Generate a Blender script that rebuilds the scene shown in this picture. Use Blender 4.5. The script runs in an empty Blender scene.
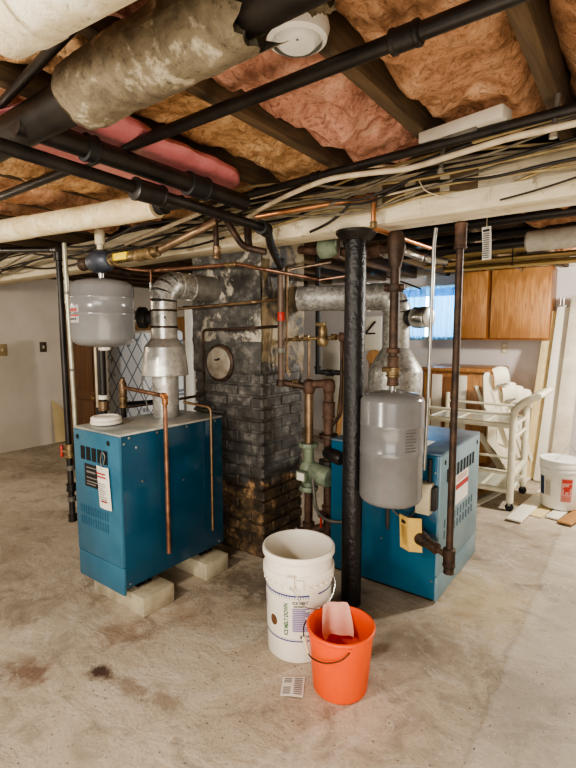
import bpy, bmesh, math, random
from mathutils import Vector, Matrix, noise
random.seed(7)
C = bpy.context.scene
COL = C.collection
PI = math.pi
# ------------------------------------------------------------------ survey: photo frame -> room planes
# room axes: X runs along the timber beam (to the right and nearer), Y towards the window wall, Z up; eye at (0,0,H)
F, CX, CY, HZ, H = 475.0, 288.0, 384.0, 335.0, 1.4
PITCH = math.atan((CY-HZ)/F); YAW = math.radians(36.5)
_f = Vector((-math.sin(YAW), math.cos(YAW), 0)); RT = Vector((math.cos(YAW), math.sin(YAW), 0))
FW = _f*math.cos(PITCH) + Vector((0,0,-math.sin(PITCH))); UP = _f*math.sin(PITCH) + Vector((0,0,math.cos(PITCH)))
EYE = Vector((0,0,H))
def ray(x,y): return FW + RT*((x-CX)/F) - UP*((y-CY)/F)
def Pz(x,y,z=0.0): d=ray(x,y); return EYE+d*((z-H)/d.z)
def Px(x,y,X): d=ray(x,y); return EYE+d*(X/d.x)
def Py(x,y,Y): d=ray(x,y); return EYE+d*(Y/d.y)
def V(*a): return Vector(a)

# ------------------------------------------------------------------ materials
MATS={}
def nt(name):
    m=bpy.data.materials.new(name); m.use_nodes=True
    t=m.node_tree; b=t.nodes['Principled BSDF']; MATS[name]=m
    return m,t,b
def link(t,a,b): t.links.new(a,b)
def ncoord(t,scale=(1,1,1)):
    tc=t.nodes.new('ShaderNodeTexCoord'); mp=t.nodes.new('ShaderNodeMapping'); mp.inputs['Scale'].default_value=scale
    link(t,tc.outputs['Object'],mp.inputs['Vector']); return mp.outputs['Vector']
def nnoise(t,vec,scale,detail=6,rough=.6,dist=0):
    n=t.nodes.new('ShaderNodeTexNoise'); n.inputs['Scale'].default_value=scale; n.inputs['Detail'].default_value=detail
    n.inputs['Roughness'].default_value=rough; n.inputs['Distortion'].default_value=dist
    link(t,vec,n.inputs['Vector']); return n.outputs['Fac']
def nramp(t,fac,stops):
    r=t.nodes.new('ShaderNodeValToRGB'); e=r.color_ramp.elements
    while len(e)<len(stops): e.new(.5)
    for i,(p,c) in enumerate(stops):
        e[i].position=p; e[i].color=(c[0],c[1],c[2],1) if not isinstance(c,(int,float)) else (c,c,c,1)
    link(t,fac,r.inputs['Fac']); return r.outputs['Color']
def nmix(t,fac,a,b,mode='MIX'):
    m=t.nodes.new('ShaderNodeMix'); m.data_type='RGBA'; m.blend_type=mode
    for s,v in ((0,fac),(6,a),(7,b)):
        if isinstance(v,(int,float)): m.inputs[s].default_value=v
        elif isinstance(v,tuple): m.inputs[s].default_value=(*v,1)
        else: link(t,v,m.inputs[s])
    return m.outputs[2]
def nmath(t,op,a,b=None,c=None):
    m=t.nodes.new('ShaderNodeMath'); m.operation=op; m.use_clamp=False
    for i,v in enumerate((a,b,c)):
        if v is None: continue
        if isinstance(v,(int,float)): m.inputs[i].default_value=v
        else: link(t,v,m.inputs[i])
    return m.outputs[0]
def nbump(t,b,h,strength=.3,dist=.01):
    n=t.nodes.new('ShaderNodeBump'); n.inputs['Strength'].default_value=strength; n.inputs['Distance'].default_value=dist
    link(t,h,n.inputs['Height']); link(t,n.outputs['Normal'],b.inputs['Normal'])
def srgb(r,g,b):
    f=lambda c:(c/255/12.92 if c/255<=.04045 else ((c/255+.055)/1.055)**2.4)
    return (f(r),f(g),f(b))
def simple(name,c,rough=.5,metal=0,c2=None,scale=6,bump=0,bscale=60,lo=.35,hi=.65,bdist=.003,spec=.5,sc=(1,1,1),detail=6):
    m,t,b=nt(name); b.inputs['Roughness'].default_value=rough; b.inputs['Metallic'].default_value=metal
    b.inputs['Specular IOR Level'].default_value=spec
    v=ncoord(t,sc)
    if c2 is None: c2=tuple(x*.85 for x in c)
    col=nramp(t,nnoise(t,v,scale,detail),[(lo,c2),(hi,c)]); link(t,col,b.inputs['Base Color'])
    if bump: nbump(t,b,nnoise(t,v,bscale,4),bump,bdist)
    return m
black_iron=simple('black_iron',srgb(48,43,39),.42,.3,srgb(28,25,23),9,.25,80)
black_matte=simple('black_matte',srgb(32,30,30),.6,0,srgb(20,19,19),9,.2,70)
rusty=simple('rusty_iron',srgb(104,78,62),.65,.25,srgb(62,45,36),22,.4,90)
dark_rust=simple('dark_rust_iron',srgb(82,62,48),.55,.4,srgb(42,33,28),18,.35,90)
copper=simple('copper',srgb(160,116,92),.42,.7,srgb(108,78,60),14)
copper_bright=simple('bright_copper',srgb(206,146,100),.32,.75,srgb(160,108,72),9)
copper_dull=simple('dull_copper',srgb(150,125,98),.4,.7,srgb(105,85,66),12)
brass=simple('brass',srgb(160,138,100),.42,.65,srgb(84,68,48),30)
steel=simple('grey_steel',srgb(190,188,180),.3,.85,srgb(140,138,132),9)
chrome=simple('bright_steel',srgb(225,225,222),.22,.9,srgb(180,180,178),5)
white_metal=simple('cream_painted_tube',srgb(228,222,200),.42,0,srgb(205,198,172),8)
cond=simple('galvanised_conduit',srgb(196,194,170),.36,.55,srgb(160,158,138),9)
tank_grey=simple('grey_tank_paint',srgb(126,126,126),.2,.05,srgb(110,110,111),4,.06,25)
tank_dark=simple('slate_casting',srgb(72,78,88),.45,.3,srgb(50,54,62),20,.4,90)
white_plastic=simple('white_plastic',srgb(246,241,230),.4,0,srgb(236,229,214),5)
cool_white=simple('cool_white_plastic',srgb(232,232,226),.42,0,srgb(212,211,203),5)
cream_plastic=simple('cream_chair_plastic',srgb(238,232,212),.45,0,srgb(220,213,192),5)
orange_plastic=simple('orange_plastic',srgb(242,92,24),.38,0,srgb(232,80,18),5)
pink_cloth=simple('pink_cloth',srgb(250,198,178),.9,0,srgb(244,186,164),14,.5,160)
green_paint=simple('green_cast_paint',srgb(134,146,124),.5,.1,srgb(98,110,92),14,.3,60)
block=simple('concrete_block',srgb(186,176,152),.9,0,srgb(150,140,118),9,.7,70,bdist=.004)
red_paint=simple('red_paint',srgb(186,52,40),.45,0)
yellow_paint=simple('yellow_plastic',srgb(232,205,50),.45,0)
yellow_card=simple('yellowed_card',srgb(224,190,108),.8,0,srgb(196,158,80),10)
paper=simple('white_paper',srgb(236,232,222),.85,0,srgb(224,219,207),8)
red_ink=simple('red_ink',srgb(176,60,52),.8,0); black_ink=simple('black_ink',srgb(40,38,38),.8,0)
grey_ink=simple('grey_ink',srgb(120,116,112),.8,0); blue_ink=simple('blue_ink',srgb(52,62,130),.7,0)
purple_ink=simple('purple_ink',srgb(142,128,176),.8,0); green_ink=simple('green_ink',srgb(16,104,48),.7,0)
brown_ink=simple('brown_ink',srgb(112,76,46),.8,0,srgb(60,40,28),60); navy=simple('navy_label',srgb(48,66,92),.6,0)
maroon=simple('red_label',srgb(172,72,66),.7,0); 
hole=simple('dark_opening',srgb(14,16,18),.9,0); beige=simple('beige_enamel',srgb(206,196,168),.45,0,srgb(186,174,146),8)
cable_w=simple('white_cable',srgb(214,200,172),.55,0,srgb(178,162,134),14); cable_g=simple('grey_cable',srgb(130,122,104),.6,0,srgb(92,84,70),14)
cable_k=simple('black_cable',srgb(40,36,32),.55,0,srgb(26,23,21),14); cable_y=simple('yellowed_cable',srgb(178,158,112),.55,0,srgb(140,120,82),14)
slate_tile=simple('clear_shelf_pane',srgb(168,170,158),.18,0,srgb(150,152,140),3)
lead=simple('grey_hose',srgb(120,116,106),.5,.2,srgb(84,80,74),10)
wall_m=simple('wall_paint',srgb(208,198,184),.85,0,srgb(190,179,164),1.3,.15,40)
back_wall_m=simple('back_wall_paint',srgb(214,208,206),.85,0,srgb(200,193,190),1.0,.12,40)
trim_white=simple('white_painted_trim',srgb(214,206,190),.7,0,srgb(186,176,158),5,.2,40)
tan_slat=simple('tan_trim_wood',srgb(196,170,112),.55,0,srgb(164,136,84),4,.2,30,sc=(1,14,14))
brown_door=simple('brown_door_wood',srgb(96,62,32),.5,0,srgb(66,41,22),3,.2,30,sc=(14,14,1))
tan_wood=simple('tan_wood',srgb(182,138,88),.6,0,srgb(152,110,66),4,.2,30,sc=(12,12,1))
white_board=simple('white_board_paint',srgb(238,234,222),.5,0,srgb(226,220,204),3)
cream_board=simple('cream_board',srgb(228,210,164),.55,0,srgb(212,190,142),3,.1,30,sc=(12,12,1))
bare_brown_wood=simple('brown_beam_wood',srgb(118,98,72),.8,0,srgb(88,70,50),6,.4,40,sc=(2,14,14))  # unpainted brown wood of the beam patches
debris_m=simple('floor_crumbs',srgb(126,112,92),.95,0,srgb(70,58,46),40)
debris_w=simple('pale_crumbs',srgb(226,220,206),.95,0,srgb(190,180,162),40)

def blue_mat(nm='shaded_blue_enamel',c1=srgb(17,60,84),c2=srgb(27,78,104)):
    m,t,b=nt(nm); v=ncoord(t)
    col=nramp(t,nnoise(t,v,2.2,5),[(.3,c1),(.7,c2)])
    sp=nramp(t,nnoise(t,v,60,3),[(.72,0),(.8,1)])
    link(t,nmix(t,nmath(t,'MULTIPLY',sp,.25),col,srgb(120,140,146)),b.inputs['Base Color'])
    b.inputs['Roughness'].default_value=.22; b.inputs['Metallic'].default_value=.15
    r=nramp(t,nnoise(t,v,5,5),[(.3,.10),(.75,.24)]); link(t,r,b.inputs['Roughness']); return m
blue=blue_mat()  # left jacket enamel darkened, shade of its side face put into the colour
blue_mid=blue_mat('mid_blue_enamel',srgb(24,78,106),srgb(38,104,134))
blue2=simple('lit_blue_enamel',srgb(62,116,142),.26,.1,srgb(48,100,127),3)  # same enamel lightened, light on the left boiler front put into the colour
blue3=simple('backlit_blue_enamel',srgb(132,160,172),.3,.15,srgb(104,138,154),3)  # same enamel paled, back light on the right boiler face put into the colour
def galv(name,base,dark,scale,rough,metal=.6):
    m,t,b=nt(name); v=ncoord(t)
    vo=t.nodes.new('ShaderNodeTexVoronoi'); vo.inputs['Scale'].default_value=scale; link(t,v,vo.inputs['Vector'])
    bw=t.nodes.new('ShaderNodeSeparateColor'); link(t,vo.outputs['Color'],bw.inputs['Color'])
    col=nramp(t,bw.outputs[0],[(0,dark),(1,base)])
    col=nmix(t,nramp(t,nnoise(t,v,5,5),[(.45,0),(.75,.55)]),col,tuple(x*.45 for x in dark))
    link(t,col,b.inputs['Base Color']); b.inputs['Metallic'].default_value=metal
    link(t,nramp(t,bw.outputs[1],[(0,rough),(1,rough+.18)]),b.inputs['Roughness']); nbump(t,b,bw.outputs[2],.12,.002); return m
galv_spangle=galv('spangled_galvanised',srgb(198,196,190),srgb(142,140,134),70,.34)
galv_bright=galv('bright_galvanised',srgb(214,212,206),srgb(186,184,178),30,.22)

def floor_mat():
    m,t,b=nt('worn_concrete'); v=ncoord(t)
    big=nnoise(t,v,.9,8,.6,.3); mid=nnoise(t,v,5,8,.65,.6); fine=nnoise(t,v,70,5,.7)
    col=nramp(t,big,[(.3,srgb(158,145,127)),(.5,srgb(186,173,153)),(.72,srgb(204,192,173))])
    col=nmix(t,nramp(t,mid,[(.32,.7),(.5,0)]),col,srgb(124,111,97))
    col=nmix(t,nramp(t,mid,[(.57,0),(.7,.6)]),col,srgb(212,203,190))
    col=nmix(t,nramp(t,fine,[(.3,.45),(.46,0)]),col,srgb(104,92,80))
    # pitted grit spots
    vo=t.nodes.new('ShaderNodeTexVoronoi'); vo.inputs['Scale'].default_value=26; link(t,v,vo.inputs['Vector'])
    spot=nramp(t,vo.outputs['Distance'],[(.06,1),(.14,0)])
    gate=nramp(t,nnoise(t,v,2.2,5,.6),[(.46,0),(.58,.85)])
    col=nmix(t,nmath(t,'MULTIPLY',spot,gate),col,srgb(84,72,60))
    # trowel sweeps and white scrapes
    vs=ncoord(t,(1.0,1.9,1)); sw=nnoise(t,vs,1.7,5,.55,2.4)
    col=nmix(t,nramp(t,sw,[(.555,0),(.575,.35),(.60,0)]),col,srgb(218,210,198))
    col=nmix(t,nramp(t,sw,[(.40,0),(.415,.25),(.44,0)]),col,srgb(116,104,90))
    # rust stains and other toned patches on the slab: centre (x,y), radius, colour, strength
    ge=t.nodes.new('ShaderNodeNewGeometry'); sx=t.nodes.new('ShaderNodeSeparateXYZ'); link(t,ge.outputs['Position'],sx.inputs['Vector'])
    nz=nnoise(t,v,16,6,.7); 
    def tint_patch(cx,cy,rx,ry,c,st):
        nonlocal col
        dx=nmath(t,'DIVIDE',nmath(t,'SUBTRACT',sx.outputs[0],cx),rx); dy=nmath(t,'DIVIDE',nmath(t,'SUBTRACT',sx.outputs[1],cy),ry)
        d=nmath(t,'SQRT',nmath(t,'ADD',nmath(t,'MULTIPLY',dx,dx),nmath(t,'MULTIPLY',dy,dy)))
        d=nmath(t,'ADD',d,nmath(t,'MULTIPLY',nmath(t,'SUBTRACT',nz,.5),2.6))
        col=nmix(t,nramp(t,d,[(.3,st),(1.0,0)]),col,c)
    for px,py,rx,ry,c,st in ((100,672,.045,.04,srgb(62,38,30),.95),(30,672,.09,.06,srgb(104,66,50),.7),(128,688,.10,.035,srgb(104,82,62),.55),
        (160,697,.08,.035,srgb(108,86,66),.5),(120,632,.10,.08,srgb(122,88,64),.5),(186,615,.10,.06,srgb(150,120,90),.4),(480,598,.22,.28,srgb(186,164,120),.5),
        (520,700,.10,.2,srgb(118,106,92),.5),(255,585,.25,.12,srgb(92,78,62),.7),(420,640,.25,.14,srgb(126,112,94),.5),(240,540,.2,.2,srgb(84,70,54),.7)):
        p=Pz(px,py); tint_patch(p.x,p.y,rx*1.5,ry*1.5,c,st)
    # paler patched strip on the right
    e=nmath(t,'ADD',sx.outputs[0],nmath(t,'MULTIPLY',nmath(t,'SUBTRACT',mid,.5),.12))
    strip=nmath(t,'MULTIPLY',nmath(t,'GREATER_THAN',e,-.38),nmath(t,'LESS_THAN',e,-.02))
    col=nmix(t,nmath(t,'MULTIPLY',strip,.28),col,srgb(206,200,188))
    edge=nramp(t,nmath(t,'ABSOLUTE',nmath(t,'ADD',e,.38)),[(0,1),(.02,0)])
    col=nmix(t,nmath(t,'MULTIPLY',edge,nramp(t,mid,[(.4,0),(.6,.35)])),col,srgb(90,80,68))
    link(t,col,b.inputs['Base Color']); b.inputs['Roughness'].default_value=.78
    hsum=nmath(t,'ADD',nmath(t,'MULTIPLY',mid,.7),nmath(t,'ADD',nmath(t,'MULTIPLY',fine,.16),nmath(t,'MULTIPLY',sw,.4)))
    nbump(t,b,hsum,.8,.025); return m
floor_m=floor_mat()
def insul(name,stops,fibre=1.0):
    m,t,b=nt(name); v=ncoord(t)
    n1=nnoise(t,v,5,8,.62,1.6); n2=nnoise(t,v,22,8,.7,2.6)
    col=nramp(t,n1,stops); col=nmix(t,nramp(t,n2,[(.36,.65*fibre),(.5,0)]),col,tuple(x*.42 for x in stops[0][1]))
    col=nmix(t,nramp(t,n2,[(.56,0),(.75,.4)]),col,tuple(min(1,x*1.25) for x in stops[-1][1]))
    link(t,col,b.inputs['Base Color']); b.inputs['Roughness'].default_value=.95; b.inputs['Specular IOR Level'].default_value=.1
    nbump(t,b,nmath(t,'ADD',n1,nmath(t,'MULTIPLY',n2,.5)),.6,.03); return m
ins_o=insul('orange_fibreglass',[(.3,srgb(132,94,70)),(.5,srgb(188,143,110)),(.7,srgb(220,180,146))])
ins_g=insul('golden_fibreglass',[(.3,srgb(124,92,64)),(.5,srgb(196,154,112)),(.7,srgb(236,202,160))])
ins_p=insul('pink_fibreglass',[(.3,srgb(138,92,76)),(.5,srgb(200,148,126)),(.7,srgb(228,184,160))])
film=simple('pink_batt_film',srgb(206,126,128),.32,0,srgb(184,106,108),5,.5,14,bdist=.02)
def wood(name,c1,c2,c3,scale=3,rough=.5,sc=(6,6,.6),cath=.0):
    m,t,b=nt(name); v=ncoord(t,sc)
    col=nramp(t,nnoise(t,v,scale,7,.62,1.4),[(.3,c1),(.5,c2),(.7,c3)])
    if cath:
        w=t.nodes.new('ShaderNodeTexWave'); w.wave_type='RINGS'; w.inputs['Scale'].default_value=1.3; w.inputs['Distortion'].default_value=5; w.inputs['Detail'].default_value=3
        link(t,ncoord(t,(7,7,1.1)),w.inputs['Vector']); col=nmix(t,nramp(t,w.outputs['Fac'],[(.0,cath),(.35,0)]),col,c1)
    link(t,col,b.inputs['Base Color']); b.inputs['Roughness'].default_value=rough; return m
oak=wood('oak_cabinet',srgb(142,96,54),srgb(176,126,76),srgb(194,146,94),3,.4,(14,14,1.1),.6)
oak2=wood('console_and_gap_wood',srgb(104,62,30),srgb(136,88,46),srgb(154,104,60),3,.35,(14,14,1.2),.3)
joist_m=wood('dark_joist_wood',srgb(60,47,33),srgb(84,67,47),srgb(104,84,58),3,.85,(9,.7,9))
sub_m=wood('subfloor_boards',srgb(44,32,22),srgb(64,48,32),srgb(80,60,40),3,.9,(.6,6,6))
def beam_mat():
    m,t,b=nt('old_cream_paint'); v=ncoord(t,(1.2,5,5)); w=ncoord(t)
    col=nramp(t,nnoise(t,v,3,6),[(.3,srgb(190,174,142)),(.6,srgb(224,212,184))])
    col=nmix(t,nramp(t,nnoise(t,w,9,8,.75),[(.56,0),(.66,.75)]),col,srgb(128,106,76))
    col=nmix(t,nramp(t,nnoise(t,w,45,4),[(.7,0),(.76,.8)]),col,srgb(70,54,38))
    link(t,col,b.inputs['Base Color']); b.inputs['Roughness'].default_value=.75; nbump(t,b,nnoise(t,v,20,5),.4,.006); return m
beam_m=beam_mat()
def lag(name,base,mid,white,amount):
    m,t,b=nt(name); v=ncoord(t)
    col=nramp(t,nnoise(t,v,14,8,.7,.5),[(.32,mid),(.6,base)])
    col=nmix(t,nramp(t,nnoise(t,v,13,7,.65),[(.62-amount*.1,0),(.68-amount*.06,.75)]),col,white)
    col=nmix(t,nramp(t,nnoise(t,v,50,5,.7),[(.3,.7),(.42,0)]),col,tuple(x*.4 for x in mid))
    link(t,col,b.inputs['Base Color']); b.inputs['Roughness'].default_value=.9; nbump(t,b,nnoise(t,v,24,7,.7),.7,.012); return m
asbestos=lag('torn_pipe_lagging',srgb(122,110,88),srgb(76,66,50),srgb(184,175,152),.55)
lag_white=lag('white_pipe_lagging',srgb(224,214,188),srgb(196,182,148),srgb(232,226,208),1.0)
lag_cream=lag('cream_pipe_lagging',srgb(232,216,178),srgb(206,184,140),srgb(238,228,200),1.0)
lag_cut=lag('frayed_lagging_edge',srgb(120,112,90),srgb(66,60,46),srgb(168,160,136),.6)
def chimney_mat():
    m,t,b=nt('painted_brick'); v=ncoord(t)
    g=nnoise(t,v,11,8,.7); g2=nnoise(t,v,4,7,.65,.4)
    col=nramp(t,g,[(.3,srgb(36,35,34)),(.52,srgb(72,70,67)),(.72,srgb(134,131,125))])
    sx=t.nodes.new('ShaderNodeSeparateXYZ'); link(t,v,sx.inputs['Vector'])
    # upper part is parged: pale plaster showing through silver paint
    up=nmath(t,'GREATER_THAN',nmath(t,'ADD',sx.outputs[2],nmath(t,'MULTIPLY',nmath(t,'SUBTRACT',g2,.5),1.2)),1.22)
    col=nmix(t,nmath(t,'MULTIPLY',up,nmath(t,'MULTIPLY',nramp(t,g2,[(.54,0),(.6,.85)]),nmath(t,'GREATER_THAN',sx.outputs[2],1.36))),col,srgb(196,188,170))
    # on the side face the plaster is mostly bare
    ge=t.nodes.new('ShaderNodeNewGeometry'); sn=t.nodes.new('ShaderNodeSeparateXYZ'); link(t,ge.outputs['Normal'],sn.inputs['Vector']); side=nmath(t,'GREATER_THAN',sn.outputs[0],.5)
    col=nmix(t,nmath(t,'MULTIPLY',nmath(t,'MULTIPLY',up,side),nramp(t,g2,[(.44,0),(.54,.8)])),col,srgb(156,138,106))
    # below waist height the paint has flaked to bare brown brick
    low=nmath(t,'LESS_THAN',nmath(t,'ADD',sx.outputs[2],nmath(t,'MULTIPLY',nmath(t,'SUBTRACT',g2,.5),.8)),.46)
    bare=nramp(t,g,[(.3,srgb(32,28,24)),(.48,srgb(62,50,38)),(.58,srgb(104,82,56)),(.7,srgb(170,136,96))])
    col=nmix(t,nmath(t,'MULTIPLY',low,.9),col,bare)
    ed=nramp(t,nmath(t,'ABSOLUTE',nmath(t,'SUBTRACT',nmath(t,'ADD',sx.outputs[2],nmath(t,'MULTIPLY',nmath(t,'SUBTRACT',g2,.5),.8)),.44)),[(.0,1),(.05,0)])
    col=nmix(t,nmath(t,'MULTIPLY',ed,nramp(t,g,[(.5,0),(.56,.9)])),col,srgb(176,138,96))
    link(t,col,b.inputs['Base Color']); b.inputs['Roughness'].default_value=.45; nbump(t,b,nmath(t,'ADD',g,g2),.9,.014); return m
chim_m=chimney_mat()
def quilt_mat():
    m,t,b=nt('diamond_quilt'); tc=t.nodes.new('ShaderNodeTexCoord'); sx=t.nodes.new('ShaderNodeSeparateXYZ'); link(t,tc.outputs['Object'],sx.inputs['Vector'])
    x=sx.outputs[0]; z=nmath(t,'MULTIPLY',sx.outputs[2],.8)
    def ln(a): 
        f=nmath(t,'ABSOLUTE',nmath(t,'SUBTRACT',nmath(t,'FRACT',nmath(t,'MULTIPLY',a,5.2)),.5)); return nmath(t,'LESS_THAN',f,.055)
    l=nmath(t,'MAXIMUM',ln(nmath(t,'ADD',x,z)),ln(nmath(t,'SUBTRACT',x,z)))
    col=nmix(t,l,srgb(226,232,238),srgb(128,138,156))
    fl=nramp(t,nnoise(t,tc.outputs['Object'],9,5),[(.6,0),(.66,.8)]); col=nmix(t,fl,col,srgb(84,96,124))
    link(t,col,b.inputs['Base Color']); b.inputs['Roughness'].default_value=.8; return m
quilt_m=quilt_mat()
def curtain_mat():
    m,t,b=nt('curtain_cloth'); b.inputs['Base Color'].default_value=(*srgb(150,196,224),1); b.inputs['Roughness'].default_value=.9
    tr=t.nodes.new('ShaderNodeBsdfTranslucent'); tr.inputs['Color'].default_value=(*srgb(120,186,226),1)
    mx=t.nodes.new('ShaderNodeMixShader'); mx.inputs[0].default_value=.6; link(t,b.outputs[0],mx.inputs[1]); link(t,tr.outputs[0],mx.inputs[2])
    link(t,mx.outputs[0],t.nodes['Material Output'].inputs['Surface']); return m
curtain_m=curtain_mat()
def glass_mat():
    m,t,b=nt('window_glass'); b.inputs['Base Color'].default_value=(.9,.95,1,1); b.inputs['Transmission Weight'].default_value=1; b.inputs['Roughness'].default_value=.05; b.inputs['IOR'].default_value=1.1
    return m
glass_m=glass_mat()
post_m=simple('black_post_paint',srgb(34,33,34),.34,.1,srgb(24,23,24),9,1.0,42,bdist=.006)

# ------------------------------------------------------------------ mesh builder
WLOC={}
class MB:
    def __init__(s): s.bm=bmesh.new()
    def _xf(s,vs,M):
        for v in vs: v.co=M@v.co
    def box(s,c,size,rz=0,bev=0,M=None,seg=2):
        r=bmesh.ops.create_cube(s.bm,size=1); vs=r['verts']
        for v in vs: v.co=Vector((v.co.x*size[0],v.co.y*size[1],v.co.z*size[2]))
        if bev:
            es=list({e for v in vs for e in v.link_edges})
            rr=bmesh.ops.bevel(s.bm,geom=es,offset=min(bev,min(size)*.45),segments=seg,affect='EDGES',profile=.5)
            vs=list({v for f in rr['faces'] for v in f.verts}|{v for v in vs if v.is_valid})
            seen=set(vs); st=list(vs)
            while st:
                v=st.pop()
                for e in v.link_edges:
                    o=e.other_vert(v)
                    if o not in seen: seen.add(o); st.append(o)
            vs=list(seen)
        T=Matrix.Translation(Vector(c))@Matrix.Rotation(rz,4,'Z')
        if M is not None: T=Matrix.Translation(Vector(c))@M
        s._xf(vs,T); return s
    def b2(s,lo,hi,bev=0):
        lo=Vector(lo);hi=Vector(hi); return s.box((lo+hi)/2,hi-lo,bev=bev)
    def tube(s,pts,r,seg=12,fil=0,cap=True,smooth=False):
        pts=[Vector(p) for p in pts]
        if smooth: pts=catmull(pts,smooth if isinstance(smooth,int) and smooth>1 else 6)
        elif fil: pts=fillet(pts,fil)
        n=len(pts); rs=r if isinstance(r,(list,tuple)) else None
        t0=(pts[1]-pts[0]).normalized(); a=Vector((0,0,1)) if abs(t0.z)<.9 else Vector((1,0,0)); u=t0.cross(a).normalized()
        rings=[]
        for i,p in enumerate(pts):
            if i==0: t=(pts[1]-p)
            elif i==n-1: t=(p-pts[i-1])
            else: t=(pts[i+1]-p).normalized()+(p-pts[i-1]).normalized()
            t=t.normalized() if t.length>1e-9 else t0
            u=(u-t*u.dot(t)); u=u.normalized() if u.length>1e-6 else t.orthogonal().normalized()
            w=t.cross(u); rad=rs[min(i,len(rs)-1)] if rs else r
            k=1.0
            if 0<i<n-1:
                c=(pts[i+1]-p).normalized().dot((p-pts[i-1]).normalized()); k=1/max(.6,math.cos(math.acos(max(-1,min(1,c)))/2))
                k=min(k,1.2)
            rings.append([s.bm.verts.new(p+(u*math.cos(2*PI*j/seg)+w*math.sin(2*PI*j/seg))*rad) for j in range(seg)])
        for i in range(n-1):
            for j in range(seg):
                s.bm.faces.new((rings[i][j],rings[i][(j+1)%seg],rings[i+1][(j+1)%seg],rings[i+1][j]))
        if cap:
            s.bm.faces.new(list(reversed(rings[0]))); s.bm.faces.new(rings[-1])
        return s
    def lathe(s,o,prof,axis=(0,0,1),seg=32,cap0=True,cap1=True):
        o=Vector(o); ax=Vector(axis).normalized(); u=ax.orthogonal().normalized() if abs(ax.z)<.99 else Vector((1,0,0)); w=ax.cross(u)
        rings=[[s.bm.verts.new(o+ax*h+(u*math.cos(2*PI*j/seg)+w*math.sin(2*PI*j/seg))*max(r,1e-4)) for j in range(seg)] for r,h in prof]
        for a,b in zip(rings,rings[1:]):
            for j in range(seg): s.bm.faces.new((a[j],a[(j+1)%seg],b[(j+1)%seg],b[j]))
        if cap0: s.bm.faces.new(list(reversed(rings[0])))
        if cap1: s.bm.faces.new(rings[-1])
        return s
    def cyl(s,a,b,r,seg=20): return s.tube([a,b],r,seg)
    def quad(s,a,b,c,d):
        s.bm.faces.new([s.bm.verts.new(Vector(p)) for p in (a,b,c,d)]); return s
    def grid(s,fn,nu,nv):
        g=[[s.bm.verts.new(Vector(fn(i/nu,j/nv))) for j in range(nv+1)] for i in range(nu+1)]
        for i in range(nu):
            for j in range(nv): s.bm.faces.new((g[i][j],g[i+1][j],g[i+1][j+1],g[i][j+1]))
        return s
    def prism(s,poly,d):
        # poly: list of 3d points (planar), extruded by vector d
        d=Vector(d); a=[s.bm.verts.new(Vector(p)) for p in poly]; b=[s.bm.verts.new(Vector(p)+d) for p in poly]
        s.bm.faces.new(list(reversed(a))); s.bm.faces.new(b); n=len(poly)
        for i in range(n): s.bm.faces.new((a[i],a[(i+1)%n],b[(i+1)%n],b[i]))
        return s
    def text(s,txt,size,fn,bold=0):
        cu=bpy.data.curves.new('t','FONT'); cu.body=txt; cu.size=size; cu.offset=bold; cu.align_x='CENTER'; cu.align_y='CENTER'
        ob=bpy.data.objects.new('t',cu); COL.objects.link(ob); dg=bpy.context.evaluated_depsgraph_get()
        me=bpy.data.meshes.new_from_object(ob.evaluated_get(dg)); bpy.data.objects.remove(ob); bpy.data.curves.remove(cu)
        vs=[s.bm.verts.new(Vector(fn(v.co.x,v.co.y))) for v in me.vertices]
        for p in me.polygons:
            try: s.bm.faces.new([vs[i] for i in p.vertices])
            except ValueError: pass
        bpy.data.meshes.remove(me); return s
    def build(s,name,mat,parent=None,ang=38,sharp=True):
        bmesh.ops.recalc_face_normals(s.bm,faces=s.bm.faces)
        if parent is not None: off=WLOC[parent.name]
        else:
            cs=[v.co for v in s.bm.verts]
            off=Vector(((min(c.x for c in cs)+max(c.x for c in cs))/2,(min(c.y for c in cs)+max(c.y for c in cs))/2,min(c.z for c in cs)))
        for v in s.bm.verts: v.co-=off
        me=bpy.data.meshes.new(name); s.bm.to_mesh(me); s.bm.free()
        for p in me.polygons: p.use_smooth=True
        me.set_sharp_from_angle(angle=math.radians(ang))
        me.materials.append(mat); o=bpy.data.objects.new(name,me); COL.objects.link(o)
        if parent is not None: o.parent=parent
        else: o.location=off
        WLOC[o.name]=off; return o
def catmull(p,k=6):
    out=[]; n=len(p)
    for i in range(n-1):
        a,b,c,d=p[max(i-1,0)],p[i],p[i+1],p[min(i+2,n-1)]
        for q in range(k):
            t=q/k; out.append(.5*((2*b)+(c-a)*t+(2*a-5*b+4*c-d)*t*t+(3*b-a-3*c+d)*t**3))
    out.append(p[-1]); return out
def fillet(p,r,k=5):
    out=[p[0]]
    for i in range(1,len(p)-1):
        a,b,c=p[i-1],p[i],p[i+1]; d1=(a-b);d2=(c-b); q=min(r,d1.length*.45,d2.length*.45)
        s=b+d1.normalized()*q; e=b+d2.normalized()*q
        for j in range(k+1):
            t=j/k; out.append(s*(1-t)**2+b*2*t*(1-t)+e*t*t)
    out.append(p[-1]); return out
def tag(o,label,cat,group=None):
    o['label']=label; o['category']=cat
    if group: o['group']=group
    return o
def thing(name,label,cat,loc,group=None):
    o=bpy.data.objects.new(name,None); o.empty_display_size=.05; COL.objects.link(o); o.location=loc; WLOC[o.name]=Vector(loc); return tag(o,label,cat,group)
def struct(o): o['kind']='structure'; return o
def dup(root,loc,label=None,rz=None):
    r=root.copy(); COL.objects.link(r); r.location=loc; WLOC[r.name]=Vector(loc)
    if label: r['label']=label
    if rz is not None: r.rotation_euler=(0,0,rz)
    for ch in list(root.children):
        c=ch.copy(); COL.objects.link(c); c.parent=r
        for g in ch.children:
            d=g.copy(); COL.objects.link(d); d.parent=c
    return r

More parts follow.
